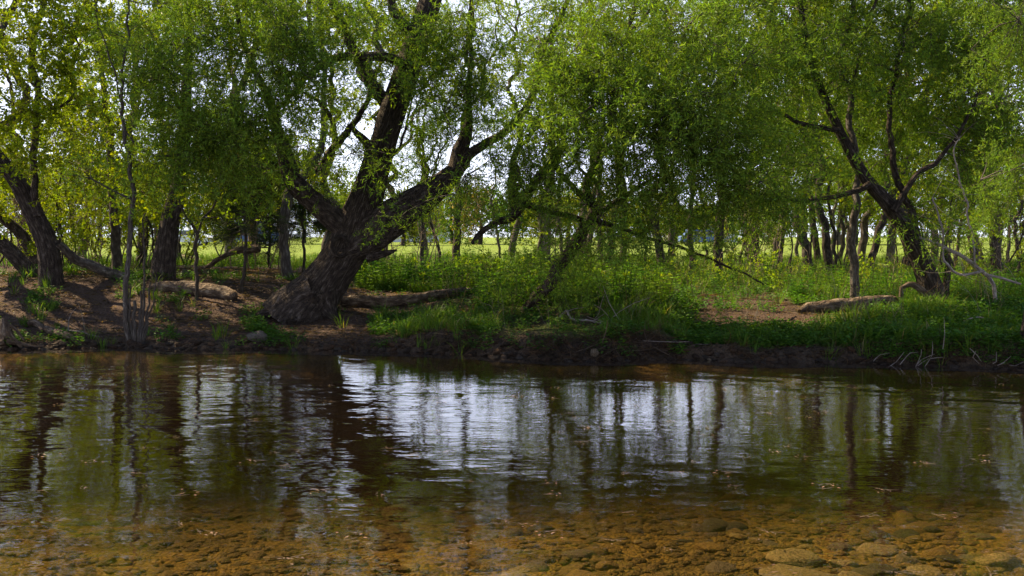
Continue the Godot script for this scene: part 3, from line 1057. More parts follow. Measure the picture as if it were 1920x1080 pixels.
	for a in [[340, 360, 18.0, 50, 40, 16], [410, 345, 18.0, 50, 40, 16]]:
		mass(T, a, "broad", yel, 0.1, 0.9)
	finish_tree(T)
	# stout trunk by the fallen log
	b = hit(308, 522)
	T = begin_tree("leafy_tree", "stout flaring trunk standing behind the fallen log on the left", b)
	limb(T, "trunk", [[302, 534, 62], [306, 512, 48], [310, 470, 40], [316, 430, 36], [328, 380, 32], [340, 320, 27], [346, 240, 22], [350, 150, 18], [356, 60, 14], [350, -60, 9], [350, -180, 4]], -b.z, "bark", 0.14)
	for a in [[300, 380, 20.5, 90, 50, 70], [230, 320, 20.8, 90, 50, 60], [390, 330, 20.8, 80, 50, 50], [320, 260, 21.0, 110, 60, 60], [200, 210, 21.0, 100, 60, 50], [420, 400, 20.5, 50, 30, 22], [280, 130, 21.5, 120, 70, 60], [320, 10, 21.5, 130, 80, 110], [340, -130, 21.5, 150, 80, 110], [180, 430, 21.0, 70, 30, 30]]:
		mass(T, a, "broad", yel, 0.1, 1.05)
	finish_tree(T)
	b = hit(222, 512)
	T = begin_tree("leafy_tree", "upright trunk between the curving trunk and the stout flaring one", b)
	limb(T, "trunk", [[222, 518, 22], [219, 480, 19], [215, 420, 17], [212, 350, 15], [205, 250, 13], [190, 130, 10], [180, 0, 8], [170, -150, 4]], -b.z, "bark_slim", 0.1)
	for a in [[160, 390, 23.5, 70, 50, 40], [230, 420, 23.5, 60, 30, 26], [120, 280, 24.0, 90, 60, 40], [170, 130, 24.0, 120, 80, 90], [170, -30, 24.0, 130, 80, 110], [60, 350, 23.0, 70, 40, 30]]:
		mass(T, a, "broad", yel, 0.1, 1.1)
	finish_tree(T)
	# bent trunk behind the old willow
	b = hit(540, 526)
	T = begin_tree("leafy_tree", "bare curved trunk bowing outward just left of the massive willow", b)
	limb(T, "trunk", [[544, 534, 26], [536, 505, 20], [530, 463, 18], [532, 410, 19], [545, 360, 19], [575, 320, 16], [600, 280, 13], [610, 210, 11], [605, 120, 9], [600, 0, 7], [605, -130, 3]], -b.z, "bark_grey", 0.08)
	for a in [[600, 160, 22.5, 90, 60, 45], [560, 60, 22.5, 110, 70, 55], [620, -60, 22.5, 120, 70, 50], [450, 330, 22.5, 80, 40, 35], [640, 300, 23.0, 60, 40, 24]]:
		mass(T, a, "broad", yel, 0.1, 1.05)
	finish_tree(T)
	# young spruces
	for a in [[[[453, 550, 7], [458, 500, 6], [460, 400, 5], [461, 300, 3], [462, 240, 2]], 400, "small dark spruce with thin straight stem left of the bowed trunk"], [[[568, 512, 6], [568, 450, 5], [568, 370, 4], [569, 290, 2]], 395, "small dark spruce with thin stem between the bowed trunk and massive willow"], [[[505, 505, 6], [505, 440, 5], [506, 350, 4], [507, 250, 2]], 440, "small shaggy spruce standing farther back behind the bowed trunk"]]:
		b = hit(a[0][0][0], a[0][0][1])
		T = begin_tree("young_spruce", a[2], b, "young spruces")
		limb(T, "trunk", a[0], -b.z, "bark_slim", 0.04)
		var stem: Array = T.pts.duplicate()
		var lowy := at(500, a[1] + 20, -b.z).y
		for q in range(stem.size()):
			if stem[q].y < lowy - 0.2:
				continue
			for j in 3:
				var f := float(q) / stem.size()
				var an := rnd(0, TAU)
				var L := rnd(0.5, 1.1) * (1.2 - f)
				var to: Vector3 = stem[q] + Vector3(cos(an) * L, -0.12 * L, sin(an) * L)
				var p := thin_branch(T, stem[q], to, 0.03, 0.009, 0.003)
				for s in 4:
					add_spray(T, "needle", p[int(rnd(0.3, 0.9) * (p.size() - 1))], (to - stem[q]).normalized() + rvec() * 0.35, rnd(0.6, 1.0), FRESH)
		finish_tree(T)
	# brushy bare thicket behind
	for a in [[30, 24.0, "tangled bare brown thicket behind the leaning trunks on the left"], [110, 26.0, "bare brown brush right of the curving dark trunk"], [170, 23.0, "twiggy bare shrub in front of the upright trunk on the left"], [265, 26.0, "bare twiggy brush between the upright and stout trunks"], [480, 24.5, "thin twiggy shrub behind the bowed trunk"], [1420, 27.0, "dark twiggy shrub left of the shaded grove"], [1790, 27.0, "brown twiggy thicket behind the dark willow"], [1890, 25.0, "brown twiggy thicket at the right edge"], [1060, 30.0, "thin twiggy shrub behind the leaning willow"], [770, 26.0, "thin twiggy shrub right of the massive willow"]]:
		b = at(a[0], 510, a[1])
		b.y = ground(b.x, a[1])
		T = begin_tree("twiggy_shrub", a[2], b, "twiggy shrubs", "shrub")
		for k in 9:
			var an := rnd(0, TAU)
			var root := b + Vector3(cos(an), 0, sin(an)) * rnd(0.05, 0.7)
			root.y = b.y - 0.1
			var to := root + Vector3(cos(an) * rnd(0.1, 0.9), rnd(1.2, 2.9), sin(an) * rnd(0.1, 0.9))
			var p := thin_branch(T, root, to, 0.02, rnd(0.012, 0.022), 0.004)
			for q in range(2, p.size()):
				for j in 2:
					var to2: Vector3 = p[q] + Vector3(rnd(-1, 1), rnd(0.1, 1.1), rnd(-1, 1)).normalized() * rnd(0.3, 0.9)
					var p2 := thin_branch(T, p[q], to2, 0.04, 0.006, 0.002)
					if rng.randf() < 0.28:
						add_spray(T, "broad", p2[-1], rvec() + Vector3(0, 0.4, 0), rnd(0.5, 0.9), yel)
		finish_tree(T, "brush")
	# leafy shrubs of the wood's edge
	for a in [[-20, 22.0, 60, "yellow-green shrub behind the leaning trunks at the left edge"], [60, 25.0, 70, "yellow-green shrub behind the curving dark trunk"], [140, 23.0, 70, "leafy shrub above the sloping fallen tree"], [190, 27.0, 80, "tall leafy shrub left of the upright trunk"], [265, 24.0, 70, "leafy shrub filling the gap beside the stout flaring trunk"], [350, 29.0, 60, "leafy shrub right of the stout flaring trunk at the meadow's edge"], [410, 34.0, 50, "low shrub before the meadow behind the Y-shaped sapling"], [1245, 31.0, 60, "leafy shrub at the meadow's edge in the centre right"], [1400, 34.0, 70, "yellow-green shrub left of the shaded grove"], [1470, 30.0, 70, "leafy shrub in the shaded grove"], [1590, 33.0, 80, "yellow-green shrub behind the pale grey trunk"], [1700, 29.0, 80, "yellow-green shrub behind the dark willow's lean"], [1790, 25.0, 70, "leafy shrub beyond the dead pale branches"], [1880, 23.0, 80, "leafy shrub at the right edge of the wood"], [1930, 28.0, 80, "yellow-green shrub beyond the right edge"]]:
		b = at(a[0], 510, a[1])
		b.y = ground(b.x, a[1])
		T = begin_tree("leafy_shrub", a[3], b, "leafy shrubs", "shrub")
		for k in 4:
			limb_world(T, "stem", [b + Vector3(rnd(-0.2, 0.2), -0.1, rnd(-0.2, 0.2)), b + Vector3(rnd(-0.5, 0.5), 1.0, rnd(-0.4, 0.4)), b + Vector3(rnd(-1.0, 1.0), rnd(1.9, 3.0), rnd(-0.7, 0.7))], [0.025, 0.018, 0.006], "bark_slim", 0.0)
		mass_world(T, b + Vector3(0, 1.75, 0), Vector3(1.3, 1.25, 1.0), int(a[2] * 1.4), "broad", yel, 0.0, 0.8)
		finish_tree(T)
	# tree outside the frame on the left whose crown shades the bank
	b = Vector3(-11.5, ground(-11.5, 19.5), -19.5)
	T = begin_tree("leafy_tree", "leafy tree just beyond the left edge overhanging the river", b)
	limb_world(T, "trunk", [b + Vector3(0, -0.3, 0), b + Vector3(0.2, 2.0, 0.2), b + Vector3(0.1, 4.5, 0.4), b + Vector3(0.4, 8.0, 0.3), b + Vector3(0.3, 11.0, 0.1)], [0.34, 0.24, 0.18, 0.11, 0.03], "bark", 0.13)
	crown(T, "broad", mid, 3.0, 2.8, 260, 0.0, 1.2)
	finish_tree(T)


# upright trees of the wood behind: base px, py, width, visible points above, crown start py, crown reach m, branchlets
func back_trees() -> void:
	rng.seed = 106
	var yel := BROAD
	var mid := BROAD
	var rows := [
		["slim pale trunk right behind the massive willow's broken stub", [[791, 500, 8], [792, 400, 8]], 2.4, 130, yel, "bark_slim"],
		["thin stem leaning left of the straight dark trunk", [[827, 500, 6], [810, 413, 6]], 2.0, 110, yel, "bark_slim"],
		["straight dark trunk in the sunlit gap right of the massive willow", [[853, 500, 16], [858, 400, 13], [862, 330, 12], [872, 220, 10]], 2.3, 200, mid, "bark"],
		["thin sapling stem below the cut hanging limb", [[938, 482, 5], [930, 420, 5]], 1.3, 50, mid, "bark_slim"],
		["narrow trunk just left of the smooth brown trunk in the centre", [[1010, 480, 8], [1016, 400, 8]], 1.8, 100, yel, "bark_slim"],
		["smooth brown trunk in the centre lit along one side", [[1023, 484, 18], [1025, 400, 17], [1029, 330, 15]], 2.4, 210, yel, "bark_grey"],
		["slender trunk behind the upper end of the leaning willow", [[1055, 480, 7], [1048, 407, 7]], 1.8, 90, mid, "bark_slim"],
		["dark trunk slanting right just past the leaning willow", [[1096, 494, 11], [1110, 427, 10]], 2.0, 120, mid, "bark"],
		["upright dark trunk, second past the leaning willow", [[1126, 497, 12], [1122, 423, 10]], 2.0, 120, yel, "bark"],
		["brown trunk leaning slightly right, third past the leaning willow", [[1141, 502, 15], [1148, 440, 12]], 2.0, 130, yel, "bark_slim"],
		["thick straight dark trunk, fourth past the leaning willow", [[1170, 498, 13], [1168, 420, 12]], 2.2, 150, mid, "bark"],
		["thin crooked stem over the shaded weeds in the centre right", [[1214, 506, 6], [1203, 397, 5]], 1.6, 70, mid, "bark_slim"],
		["narrow trunk left of the lit brown trunk near the bare path", [[1298, 524, 12], [1295, 430, 10]], 1.8, 120, yel, "bark_slim"],
		["brown trunk with sunlit left side behind the bare path", [[1346, 527, 20], [1347, 400, 17], [1349, 300, 15]], 2.4, 230, mid, "bark"],
		["thin curved stem at the left of the shaded grove", [[1493, 488, 7], [1497, 447, 7], [1513, 390, 6]], 1.8, 80, yel, "bark_slim"],
		["very thin upright stem in the shaded grove", [[1507, 488, 5], [1510, 397, 5]], 1.4, 60, yel, "bark_slim"],
		["thin black stem standing alone in the ferny weeds", [[1521, 515, 5], [1520, 380, 4]], 1.2, 50, mid, "bark_slim"],
		["mid-sized trunk half hidden left of the darkest grove trunk", [[1535, 492, 13], [1527, 430, 12]], 2.0, 120, yel, "bark"],
		["darkest trunk of the shaded grove, thick and nearly straight", [[1555, 518, 17], [1552, 463, 16], [1543, 397, 14], [1537, 340, 13]], 2.4, 180, mid, "bark"],
		["light thin trunk leaning right behind the darkest grove trunk", [[1558, 478, 7], [1567, 390, 6]], 1.6, 70, yel, "bark_grey"],
		["narrow dark trunk midway between the darkest trunk and pale one", [[1575, 492, 9], [1583, 397, 8]], 1.8, 90, yel, "bark_slim"],
		["pale grey straight trunk rising behind the right-hand log", [[1604, 566, 18], [1600, 463, 16], [1595, 380, 14], [1598, 200, 12]], 2.0, 170, mid, "bark_grey"],
		["dark trunk slanting right between the pale trunk and dark willow", [[1626, 520, 16], [1637, 470, 14], [1650, 430, 13], [1658, 390, 12]], 2.0, 150, mid, "bark"],
		["sunlit tan trunk just left of the dark willow's lean", [[1668, 495, 17], [1675, 420, 15]], 2.2, 140, yel, "bark_grey"],
		["dark trunk leaning left beyond the dead pale branches", [[1839, 500, 16], [1828, 440, 14], [1810, 300, 12], [1798, 170, 10]], 2.4, 200, mid, "bark"],
		["crooked narrow trunk right of the dark willow", [[1857, 496, 9], [1863, 453, 8], [1853, 427, 8]], 2.0, 110, yel, "bark_slim"],
		["thin stem near the right edge of the wood", [[1888, 498, 7], [1894, 440, 6]], 2.0, 110, yel, "bark_slim"],
		["thin leaning stem right of the lit brown trunk", [[1385, 508, 6], [1400, 400, 5]], 2.0, 120, yel, "bark_slim"],
		["thin bent stem in the middle of the open weeds, right of centre", [[1425, 500, 6], [1412, 400, 6]], 2.0, 120, yel, "bark_slim"],
		["slender dark stem left of the thin curved grove stem", [[1462, 498, 8], [1470, 390, 7]], 2.2, 140, yel, "bark_slim"],
		["slim stem rising beyond the low hanging branch", [[1255, 496, 7], [1262, 400, 6]], 1.8, 90, yel, "bark_slim"],
		["thin dark stem beside the brown trunk with sunlit side", [[1325, 502, 6], [1318, 400, 5]], 1.8, 90, yel, "bark_slim"],
		["slender stem right of the sunlit tan trunk", [[1702, 500, 9], [1698, 400, 8]], 2.2, 150, yel, "bark_slim"],
		["thin stem behind the dark willow's broken stem", [[1792, 498, 7], [1800, 400, 6]], 2.0, 130, yel, "bark_slim"],
		["thin crooked stem nearest the right edge", [[1912, 502, 8], [1905, 400, 7]], 2.2, 150, yel, "bark_slim"],
		["slim dark stem farther back in the shaded grove", [[1590, 484, 6], [1586, 400, 5]], 2.0, 110, yel, "bark_slim"],
		["slim leaning stem between the grove and the pale grey trunk", [[1568, 505, 7], [1556, 390, 6]], 2.0, 120, yel, "bark_slim"],
		["pale trunk behind the fallen branch on the left", [[430, 468, 20], [433, 397, 18], [436, 300, 16]], 3.0, 260, yel, "bark_grey"],
	]
	for a in rows:
		var v: Array = a[1]
		var b := hit(v[0][0], v[0][1])
		var d := clampf(-b.z, 17.0, 46.0)
		b = at(v[0][0], v[0][1], d)
		b.y = ground(b.x, d)
		var T := begin_tree("slender_tree", a[0], b, "trees of the wood behind the bank")
		var p := [b + Vector3(0, -0.25, 0), b + Vector3(0, 0.02, 0)]
		var k: float = d / FOCAL
		var r := [v[0][2] * 0.62 * k, v[0][2] * 0.5 * k]
		for q in range(1, v.size()):
			p.append(at(v[q][0], v[q][1], d))
			r.append(v[q][2] * 0.5 * k)
		var dir: Vector3 = (p[-1] - p[-2]).normalized()
		var H := rnd(9.5, 13.5) if v[0][2] > 9 else rnd(6.0, 9.0)
		var rr: float = r[-1]
		var lead := Vector3(dir.x * 0.7, 1, dir.z)
		var cur: Vector3 = p[-1]
		var steps := 5
		for q in steps:
			cur += lead * maxf(0.4, (H - p[1].y - 2.0) / steps)
			lead.x = lead.x * 0.6 + rnd(-0.12, 0.12)
			lead.z = rnd(-0.12, 0.12)
			p.append(cur)
			r.append(rr * (1.0 - (q + 1.0) / (steps + 0.4)))
		limb_world(T, "trunk", p, r, a[5], 0.08, 0.35)
		fork(T, p, r, a[5])
		crown(T, "broad", a[4], rnd(5.2, 6.8) if v[0][0] > 650 and v[0][0] < 1400 else rnd(2.6, 3.6), a[2], a[3], 0.0, 1.15)
		finish_tree(T)
	# leafy wood filling the ground behind, most trees seen only as foliage and a stretch of stem
	var fill := [[-60, 30], [40, 27], [150, 33], [250, 29], [330, 38], [470, 32], [600, 36], [720, 40], [690, 29], [790, 46], [960, 44], [1090, 40], [1230, 36], [1270, 46], [1400, 34], [1450, 44], [1510, 31], [1620, 38], [1700, 30], [1760, 42], [1820, 33], [1880, 28], [1950, 36], [2030, 19], [-190, 20]]  # last two stand out of view, added to block sky from the reflections
	var words := ["at the far left behind the leaning trunks", "behind the curving dark trunk on the left", "left of the stout flaring trunk", "behind the stout flaring trunk", "right of the stout flaring trunk, farther back", "behind the young spruces", "behind the massive willow's left limb", "seen past the massive willow's main stem", "just behind the massive willow's fork", "in the gap under the massive willow's right limb", "behind the hanging cut limb", "behind the leaning willow's top", "behind the bright willow boughs in the centre", "far back right of the bright willow boughs", "left of the shaded grove", "far back behind the shaded grove", "inside the shaded grove", "behind the pale grey straight trunk", "behind the dark willow's crown", "far back past the dark willow", "behind the dead pale branches", "at the right edge behind the grass bank", "beyond the right edge of the wood", "added unseen past the right edge to screen reflected sky", "added unseen past the left edge to screen reflected sky"]
	for k in fill.size():
		var px: float = fill[k][0] + rnd(-12, 12)
		var d: float = fill[k][1]
		var b := at(px, 500, d)
		b.y = ground(b.x, d)
		var T := begin_tree("leafy_tree", "yellow-green leafy tree " + words[k], b, "yellow-green trees behind")
		var H := rnd(9.0, 14.0)
		var p := [b + Vector3(0, -0.2, 0)]
		var r := [0.15]
		var cur := b
		for q in 5:
			cur += Vector3(rnd(-0.3, 0.3), H / 5.0, rnd(-0.3, 0.3))
			p.append(cur)
			r.append(0.12 * (1.0 - q / 5.2))
		limb_world(T, "trunk", p, r, "bark_slim", 0.08, 0.9)
		fork(T, p, r, "bark_slim")
		var low := 1.0 if px < 420 else (6.5 if px < 1340 else 1.6)
		crown(T, "broad", yel if k % 3 else mid, low, rnd(2.4, 3.2), 150 if px > 650 and px < 1300 else 330, 0.0, 1.15)
		finish_tree(T)


# a second leader leaving the stem part way up
func fork(T: Dictionary, p: Array, r: Array, mat: String) -> void:
	var stem: Array = T.pts.duplicate()
	var k := int(stem.size() * rnd(0.25, 0.45))
	var a: Vector3 = stem[k]
	var side := Vector3(rnd(-1, 1), 0, rnd(-1, 1)).normalized()
	var L := rnd(2.0, 3.6)
	var rr: float = T.rad[k] * 0.7
	limb_world(T, "limb", [a, a + side * L * 0.25 + Vector3(0, L * 0.35, 0), a + side * L * 0.45 + Vector3(0, L * 0.8, 0), a + side * L * 0.5 + Vector3(0, L * 1.3, 0)], [rr, rr * 0.8, rr * 0.5, 0.008], mat, 0.05, 0.4)
	# the crown grows round the main stem
	T.pts = stem
	T.rad = T.rad.slice(0, stem.size())


func box(mb: MB, c: Vector3, h: Vector3) -> void:
	for ax in 3:
		for sg in [-1.0, 1.0]:
			var n := Vector3.ZERO
			n[ax] = sg
			var u := Vector3.ZERO
			u[(ax + 1) % 3] = 1.0
			var w := n.cross(u)
			var s := mb.v.size()
			for q in [[-1, -1], [1, -1], [1, 1], [-1, 1]]:
				mb.v.append(c + (n + u * q[0] + w * q[1]) * h)
				mb.n.append(n)
			mb.i.append_array([s, s + 2, s + 1, s, s + 3, s + 2])


func far_side() -> void:
	rng.seed = 107
	var labels := 0
	for k in 40:
		var px := -120.0 + k * 54.0 + rnd(-18, 18)
		var d := rnd(98, 135)
		var b := at(px, 460, d)
		b.y = ground(b.x, d)
		var pink := k == 19
		var T := begin_tree("far_tree", "rust pink tree in young leaf beyond the meadow" if pink else "distant green tree along the far side of the meadow", b, "" if pink else "trees beyond the meadow")
		var H := rnd(3.0, 5.5) if px > 620 and px < 1500 else rnd(6.0, 10.0)
		limb_world(T, "trunk", [b + Vector3(0, -0.3, 0), b + Vector3(rnd(-0.2, 0.2), H * 0.4, 0), b + Vector3(rnd(-0.5, 0.5), H * 0.92, rnd(-0.3, 0.3))], [0.28, 0.18, 0.05], "bark_slim", 0.05)
		crown(T, "broad", Color(1.25, 0.8, 6.0) if pink else Color(rnd(0.6, 1.0), rnd(0.85, 1.0), rnd(0.8, 1.6)), 1.0, H * 0.42, 170, 0.0, 3.2)
		finish_tree(T)
	# parked cars and a low house glimpsed under the boughs
	for a in [["parked_car", "white parked car behind the meadow on the left", 352, "paint_white", 4.2, 1.45, 100.0], ["parked_car", "red parked car at the far left of the meadow", 338, "paint_red", 4.2, 1.45, 106.0], ["parked_van", "dark blue van parked beyond the meadow", 472, "paint_blue", 5.2, 2.1, 97.0], ["parked_car", "blue parked car glimpsed through the right-hand boughs", 1318, "paint_blue", 4.2, 1.45, 98.0]]:
		var b := at(a[2], 460, a[6])
		b.y = ground(b.x, a[6])
		var car := thing(a[0], a[1], "van" if a[0] == "parked_van" else "car", b, "vehicles beyond the meadow")
		var L: float = a[4]
		var H: float = a[5]
		var van: bool = a[0] == "parked_van"
		part("body", prism([[-L / 2, 0.35], [-L / 2, H * 0.55], [-L / 2 + 0.15, H * 0.62], [L / 2 - 0.2, H * 0.58], [L / 2, H * 0.48], [L / 2, 0.35]], 0.85, M[a[3]]), car)
		part("cabin", prism([[-L * 0.44, H * 0.6], [-L * (0.42 if van else 0.34), H], [L * (0.30 if van else 0.12), H], [L * (0.42 if van else 0.30), H * 0.59]], 0.74, M[a[3]]), car)
		part("side_window", prism([[-L * 0.38, H * 0.66], [-L * (0.37 if van else 0.31), H * 0.93], [L * (0.28 if van else 0.10), H * 0.93], [L * (0.37 if van else 0.24), H * 0.66]], 0.755, M.glass_dark), car)
		for sx in [-1.0, 1.0]:
			for sz in [-1.0, 1.0]:
				var cy := CylinderMesh.new()
				cy.top_radius = 0.33
				cy.bottom_radius = 0.33
				cy.height = 0.2
				cy.radial_segments = 14
				cy.rings = 1
				cy.material = M.rubber
				var w := part("wheel", cy, car)
				w.position = Vector3(sx * L * 0.31, 0.33, sz * 0.78)
				w.rotation.x = PI / 2
				var rim := CylinderMesh.new()
				rim.top_radius = 0.2
				rim.bottom_radius = 0.2
				rim.height = 0.22
				rim.radial_segments = 12
				rim.rings = 1
				rim.material = M.chrome
				part("rim", rim, w)
	for a in [[1312, 150.0, 9.0, "white house seen through the boughs on the right"], [780, 150.0, 9.0, "white house beyond the meadow below the willow's right limb"]]:
		var b := at(a[0], 460, a[1])
		b.y = ground(b.x, a[1])
		var hs := thing("house", a[3], "house", b, "houses beyond the meadow")
		var L: float = a[2] / 2.0
		var mb := MB.new()
		box(mb, Vector3(0, 1.35, 0), Vector3(L, 1.35, 3.5))
		part("wall", mb.mesh(M.wall_white), hs)
		var rf := part("roof", prism([[-L - 0.4, 0], [0, 2.4], [L + 0.4, 0]], 3.9, M.roof_grey), hs)
		rf.position.y = 2.703
		for k in 3:
			var wm := MB.new()
			box(wm, Vector3.ZERO, Vector3(0.6, 0.6, 0.04))
			var w := part("window", wm.mesh(M.glass_dark), hs)
			w.position = Vector3((k - 1) * L * 0.6, 1.5, 3.52)


# outline in x, y pushed out to both sides along z
func prism(o: Array, half: float, mat: Material) -> ArrayMesh:
	var mb := MB.new()
	var n := o.size()
	var cx := 0.0
	var cy := 0.0
	for q in o:
		cx += q[0] / n
		cy += q[1] / n
	for k in n:
		var a: Array = o[k]
		var b: Array = o[(k + 1) % n]
		var s := mb.v.size()
		mb.v.append_array([Vector3(a[0], a[1], half), Vector3(b[0], b[1], half), Vector3(b[0], b[1], -half), Vector3(a[0], a[1], -half)])
		mb.i.append_array([s, s + 1, s + 2, s, s + 2, s + 3])
		for sg in [-1.0, 1.0]:
			s = mb.v.size()
			mb.v.append_array([Vector3(a[0], a[1], half * sg), Vector3(b[0], b[1], half * sg), Vector3(cx, cy, half * sg)])
			mb.i.append_array([s, s + 1, s + 2])
	return mb.mesh(mat)


func stuff(called: String, label: String, category: String, kinds: String, where: Array, tints: PackedColorArray) -> void:
	var per := [[], [], []]
	var pt := [PackedColorArray(), PackedColorArray(), PackedColorArray()]
	for k in where.size():
		per[k % 3].append(where[k])
		pt[k % 3].append(tints[k])
	var o := Node3D.new()
	o.name = numbered(called)
	add_child(o)
	tag(o, label, category)
	o.set_meta("kind", "stuff")
	for j in 3:
		scatter(called + "_patch", SPR[kinds + str(j)], per[j], pt[j], o)


# the two long logs lie on ground kept clear of tall plants
func beside_log(px: float, d: float) -> bool:
	if px > 630 and px < 900:
		return d > log_a - 1.3 and d < log_a + 1.6
	if px > 930 and px < 1140:
		return d < lean_d + 0.5
	if px > 1490 and px < 1695:
		return d > log_b - 0.9 and d < log_b + 0.5
	return false


var log_a := 0.0
var log_b := 0.0
var lean_d := 0.0


func undergrowth() -> void:
	log_a = -hit(760, 568).z
	log_b = -hit(1600, 577).z
	lean_d = -hit(985, 584).z
	rng.seed = 108
	# tall leafy weeds behind the bank
	var w := []
	var c := PackedColorArray()
	for k in 15000:
		var d := lerpf(16.0, 42.0, pow(rng.randf(), 1.35))
		var px := rnd(-60, 1980)
		var x := (px - 960.0) * d / FOCAL
		var s := d - shore(x)
		if s < 1.0:
			continue
		var patch := nb.get_noise_2d(x * 0.8 + 17.0, d * 0.8) * 0.5 + 0.5
		var dens := 0.0
		if px > 660 and px < 1250:
			dens = smoothstep(2.3, 3.6, s)
		elif px >= 1250 and px < 1480:
			dens = smoothstep(6.5, 8.5, s)
		elif px >= 1480:
			dens = smoothstep(3.8, 5.5, s) * 0.9
		else:
			dens = smoothstep(7.5, 11.0, s) * 0.55
		dens *= 0.35 + 0.9 * smoothstep(0.3, 0.6, patch)
		dens *= 1.0 - 0.85 * smoothstep(23.0, 29.0, d)
		if rng.randf() > dens or beside_log(px, d):
			continue
		var sc := rnd(0.45, 1.35) * (0.7 + 0.6 * patch) * (1.0 if px > 660 and px < 1250 else 0.7)
		w.append(Transform3D(aim(Vector3(rnd(-0.1, 0.1), 1, rnd(-0.1, 0.1)), rnd(0, TAU), sc), Vector3(x, ground(x, d), -d)))
		var kindly := smoothstep(-0.2, 0.3, nb.get_noise_2d(x * 0.9 - 40.0, d * 0.9))
		c.append(vary(Color(0.75, 0.95, 0.85).lerp(Color(1.5, 1.3, 0.7), kindly * rnd(0.6, 1.0)), 0.2))
	stuff("tall_weeds", "tall leafy green weeds filling the ground under the trees", "weeds", "herb", w, c)
	var sw := []
	var sc2 := PackedColorArray()
	for k in 300:
		var d := rnd(17.0, 25.0)
		var px := rnd(690, 1960)
		var x := (px - 960.0) * d / FOCAL
		if d - shore(x) < (3.2 if px < 1250 else 6.0) or beside_log(px, d) or nb.get_noise_2d(x * 1.1, d * 1.1 + 70.0) < -0.02:
			continue
		sw.append(Transform3D(aim(Vector3(rnd(-0.25, 0.25), 1, rnd(-0.25, 0.25)), rnd(0, TAU), rnd(0.5, 1.15)), Vector3(x, ground(x, d) - 0.02, -d)))
		sc2.append(vary(Color(1.0, 1.1, 1.2), 0.2))
	stuff("weed_shoots", "taller leafy shoots standing above the weeds", "weeds", "broad", sw, sc2)
	# low green cover along the bank top
	w = []
	c = PackedColorArray()
	for k in 26000:
		var s := lerpf(0.05, 7.0, pow(rng.randf(), 1.2))
		var x := rnd(-9.5, 9.0)
		var d := shore(x) + s
		var px := 960.0 + x * FOCAL / d
		var patch := nb.get_noise_2d(x * 1.6 + 60.0, d * 1.6) * 0.5 + 0.5
		var dens := 0.0
		if px < 330:
			dens = 0.5 * smoothstep(0.55, 0.72, patch)
		elif px < 700:
			dens = 0.35 * smoothstep(0.6, 0.75, patch)
		elif px < 1300:
			dens = smoothstep(0.36, 0.55, patch) * (0.45 if s > 1.0 and px < 860 else 1.0)
		elif px < 1640:
			dens = smoothstep(0.15, 0.45, s) * (1.0 - smoothstep(1.5, 2.1, s)) + (0.25 if px < 1500 else 0.6) * smoothstep(2.6, 3.4, s) * smoothstep(0.5, 0.65, patch)
		else:
			dens = 1.0
		if rng.randf() > dens or (beside_log(px, d) and rng.randf() < 0.85):
			continue
		w.append(Transform3D(aim(Vector3(rnd(-0.2, 0.2), 1, rnd(-0.2, 0.2)), rnd(0, TAU), rnd(0.7, 1.4)), Vector3(x, ground(x, d) - 0.01, -d)))
		c.append(vary(Color(0.9, 1, 0.95), 0.2))
	stuff("ground_cover", "low leafy green ground cover along the river bank", "ground cover", "low", w, c)
	# grass tufts: bank edge and meadow margin
	w = []
	c = PackedColorArray()
	for k in 16000:
		var s := rnd(-0.02, 6.0) if k % 2 else rnd(10.0, 34.0)
		var wide := 9.0 if k % 2 else 17.0
		var x := rnd(-wide, wide)
		var d := shore(x) + s
		var px := 960.0 + x * FOCAL / d
		var patch := nb.get_noise_2d(x * 1.2 - 60.0, d * 1.2) * 0.5 + 0.5
		var dens := smoothstep(0.4, 0.6, patch)
		if s < 7.0 and px < 700:
			dens *= 0.06
		elif s < 0.25 and px < 1640:
			dens *= 0.4
		elif px > 1260 and px < 1520 and s > 1.7 and s < 6.8:
			dens *= 0.04
		if px > 1250 and s < 1.8:
			dens *= 0.25
		if rng.randf() > dens or beside_log(px, d):
			continue
		w.append(Transform3D(aim(Vector3(rnd(-0.25, 0.25), 1, rnd(-0.25, 0.25)), rnd(0, TAU), rnd(0.7, 1.4)), Vector3(x, ground(x, d) - 0.01, -d)))
		c.append(vary(FRESH, 0.2))
	stuff("grass_tufts", "green grass tufts on the bank and at the meadow's edge", "grass", "grass", w, c)
	# last year's leaves and twigs
	w = []
	c = PackedColorArray()
	for k in 6500:
		var s := lerpf(0.15, 9.0, rng.randf())
		var x := rnd(-10.0, 9.0)
		var d := shore(x) + s
		var px := 960.0 + x * FOCAL / d
		var dens := 0.9 if px < 900 else (0.6 if px > 1250 and px < 1700 else 0.25)
		if rng.randf() > dens:
			continue
		w.append(Transform3D(aim(Vector3(rnd(-0.06, 0.06), 1, rnd(-0.06, 0.06)), rnd(0, TAU), rnd(0.7, 1.3)), Vector3(x, ground(x, d), -d)))
		c.append(vary(FRESH, 0.3))
	stuff("leaf_litter", "brown fallen leaves and twigs strewn over the bare bank", "leaf litter", "litter", w, c)
	# rootlets and dead stalks hanging over the cut bank
	w = []
	c = PackedColorArray()
	for k in 2600:
		var x := rnd(-3.0, 7.5)
		var s := rnd(0.02, 0.34)
		var d := shore(x) + s
		var px := 960.0 + x * FOCAL / d
		var dens := 0.35 if px < 860 else (1.0 if px < 1330 else (0.25 if px < 1640 else 0.6))
		if rng.randf() > dens * smoothstep(0.3, 0.55, nb.get_noise_2d(x * 2.0, 77.0) * 0.5 + 0.55):
			continue
		var lie := Vector3(rnd(-1.0, 1.0), rnd(-0.9, 0.5), rnd(0.2, 0.9)).normalized()
		w.append(Transform3D(aim(lie, rnd(0, TAU), rnd(0.5, 1.3)), Vector3(x, ground(x, d) + 0.01, -d)))
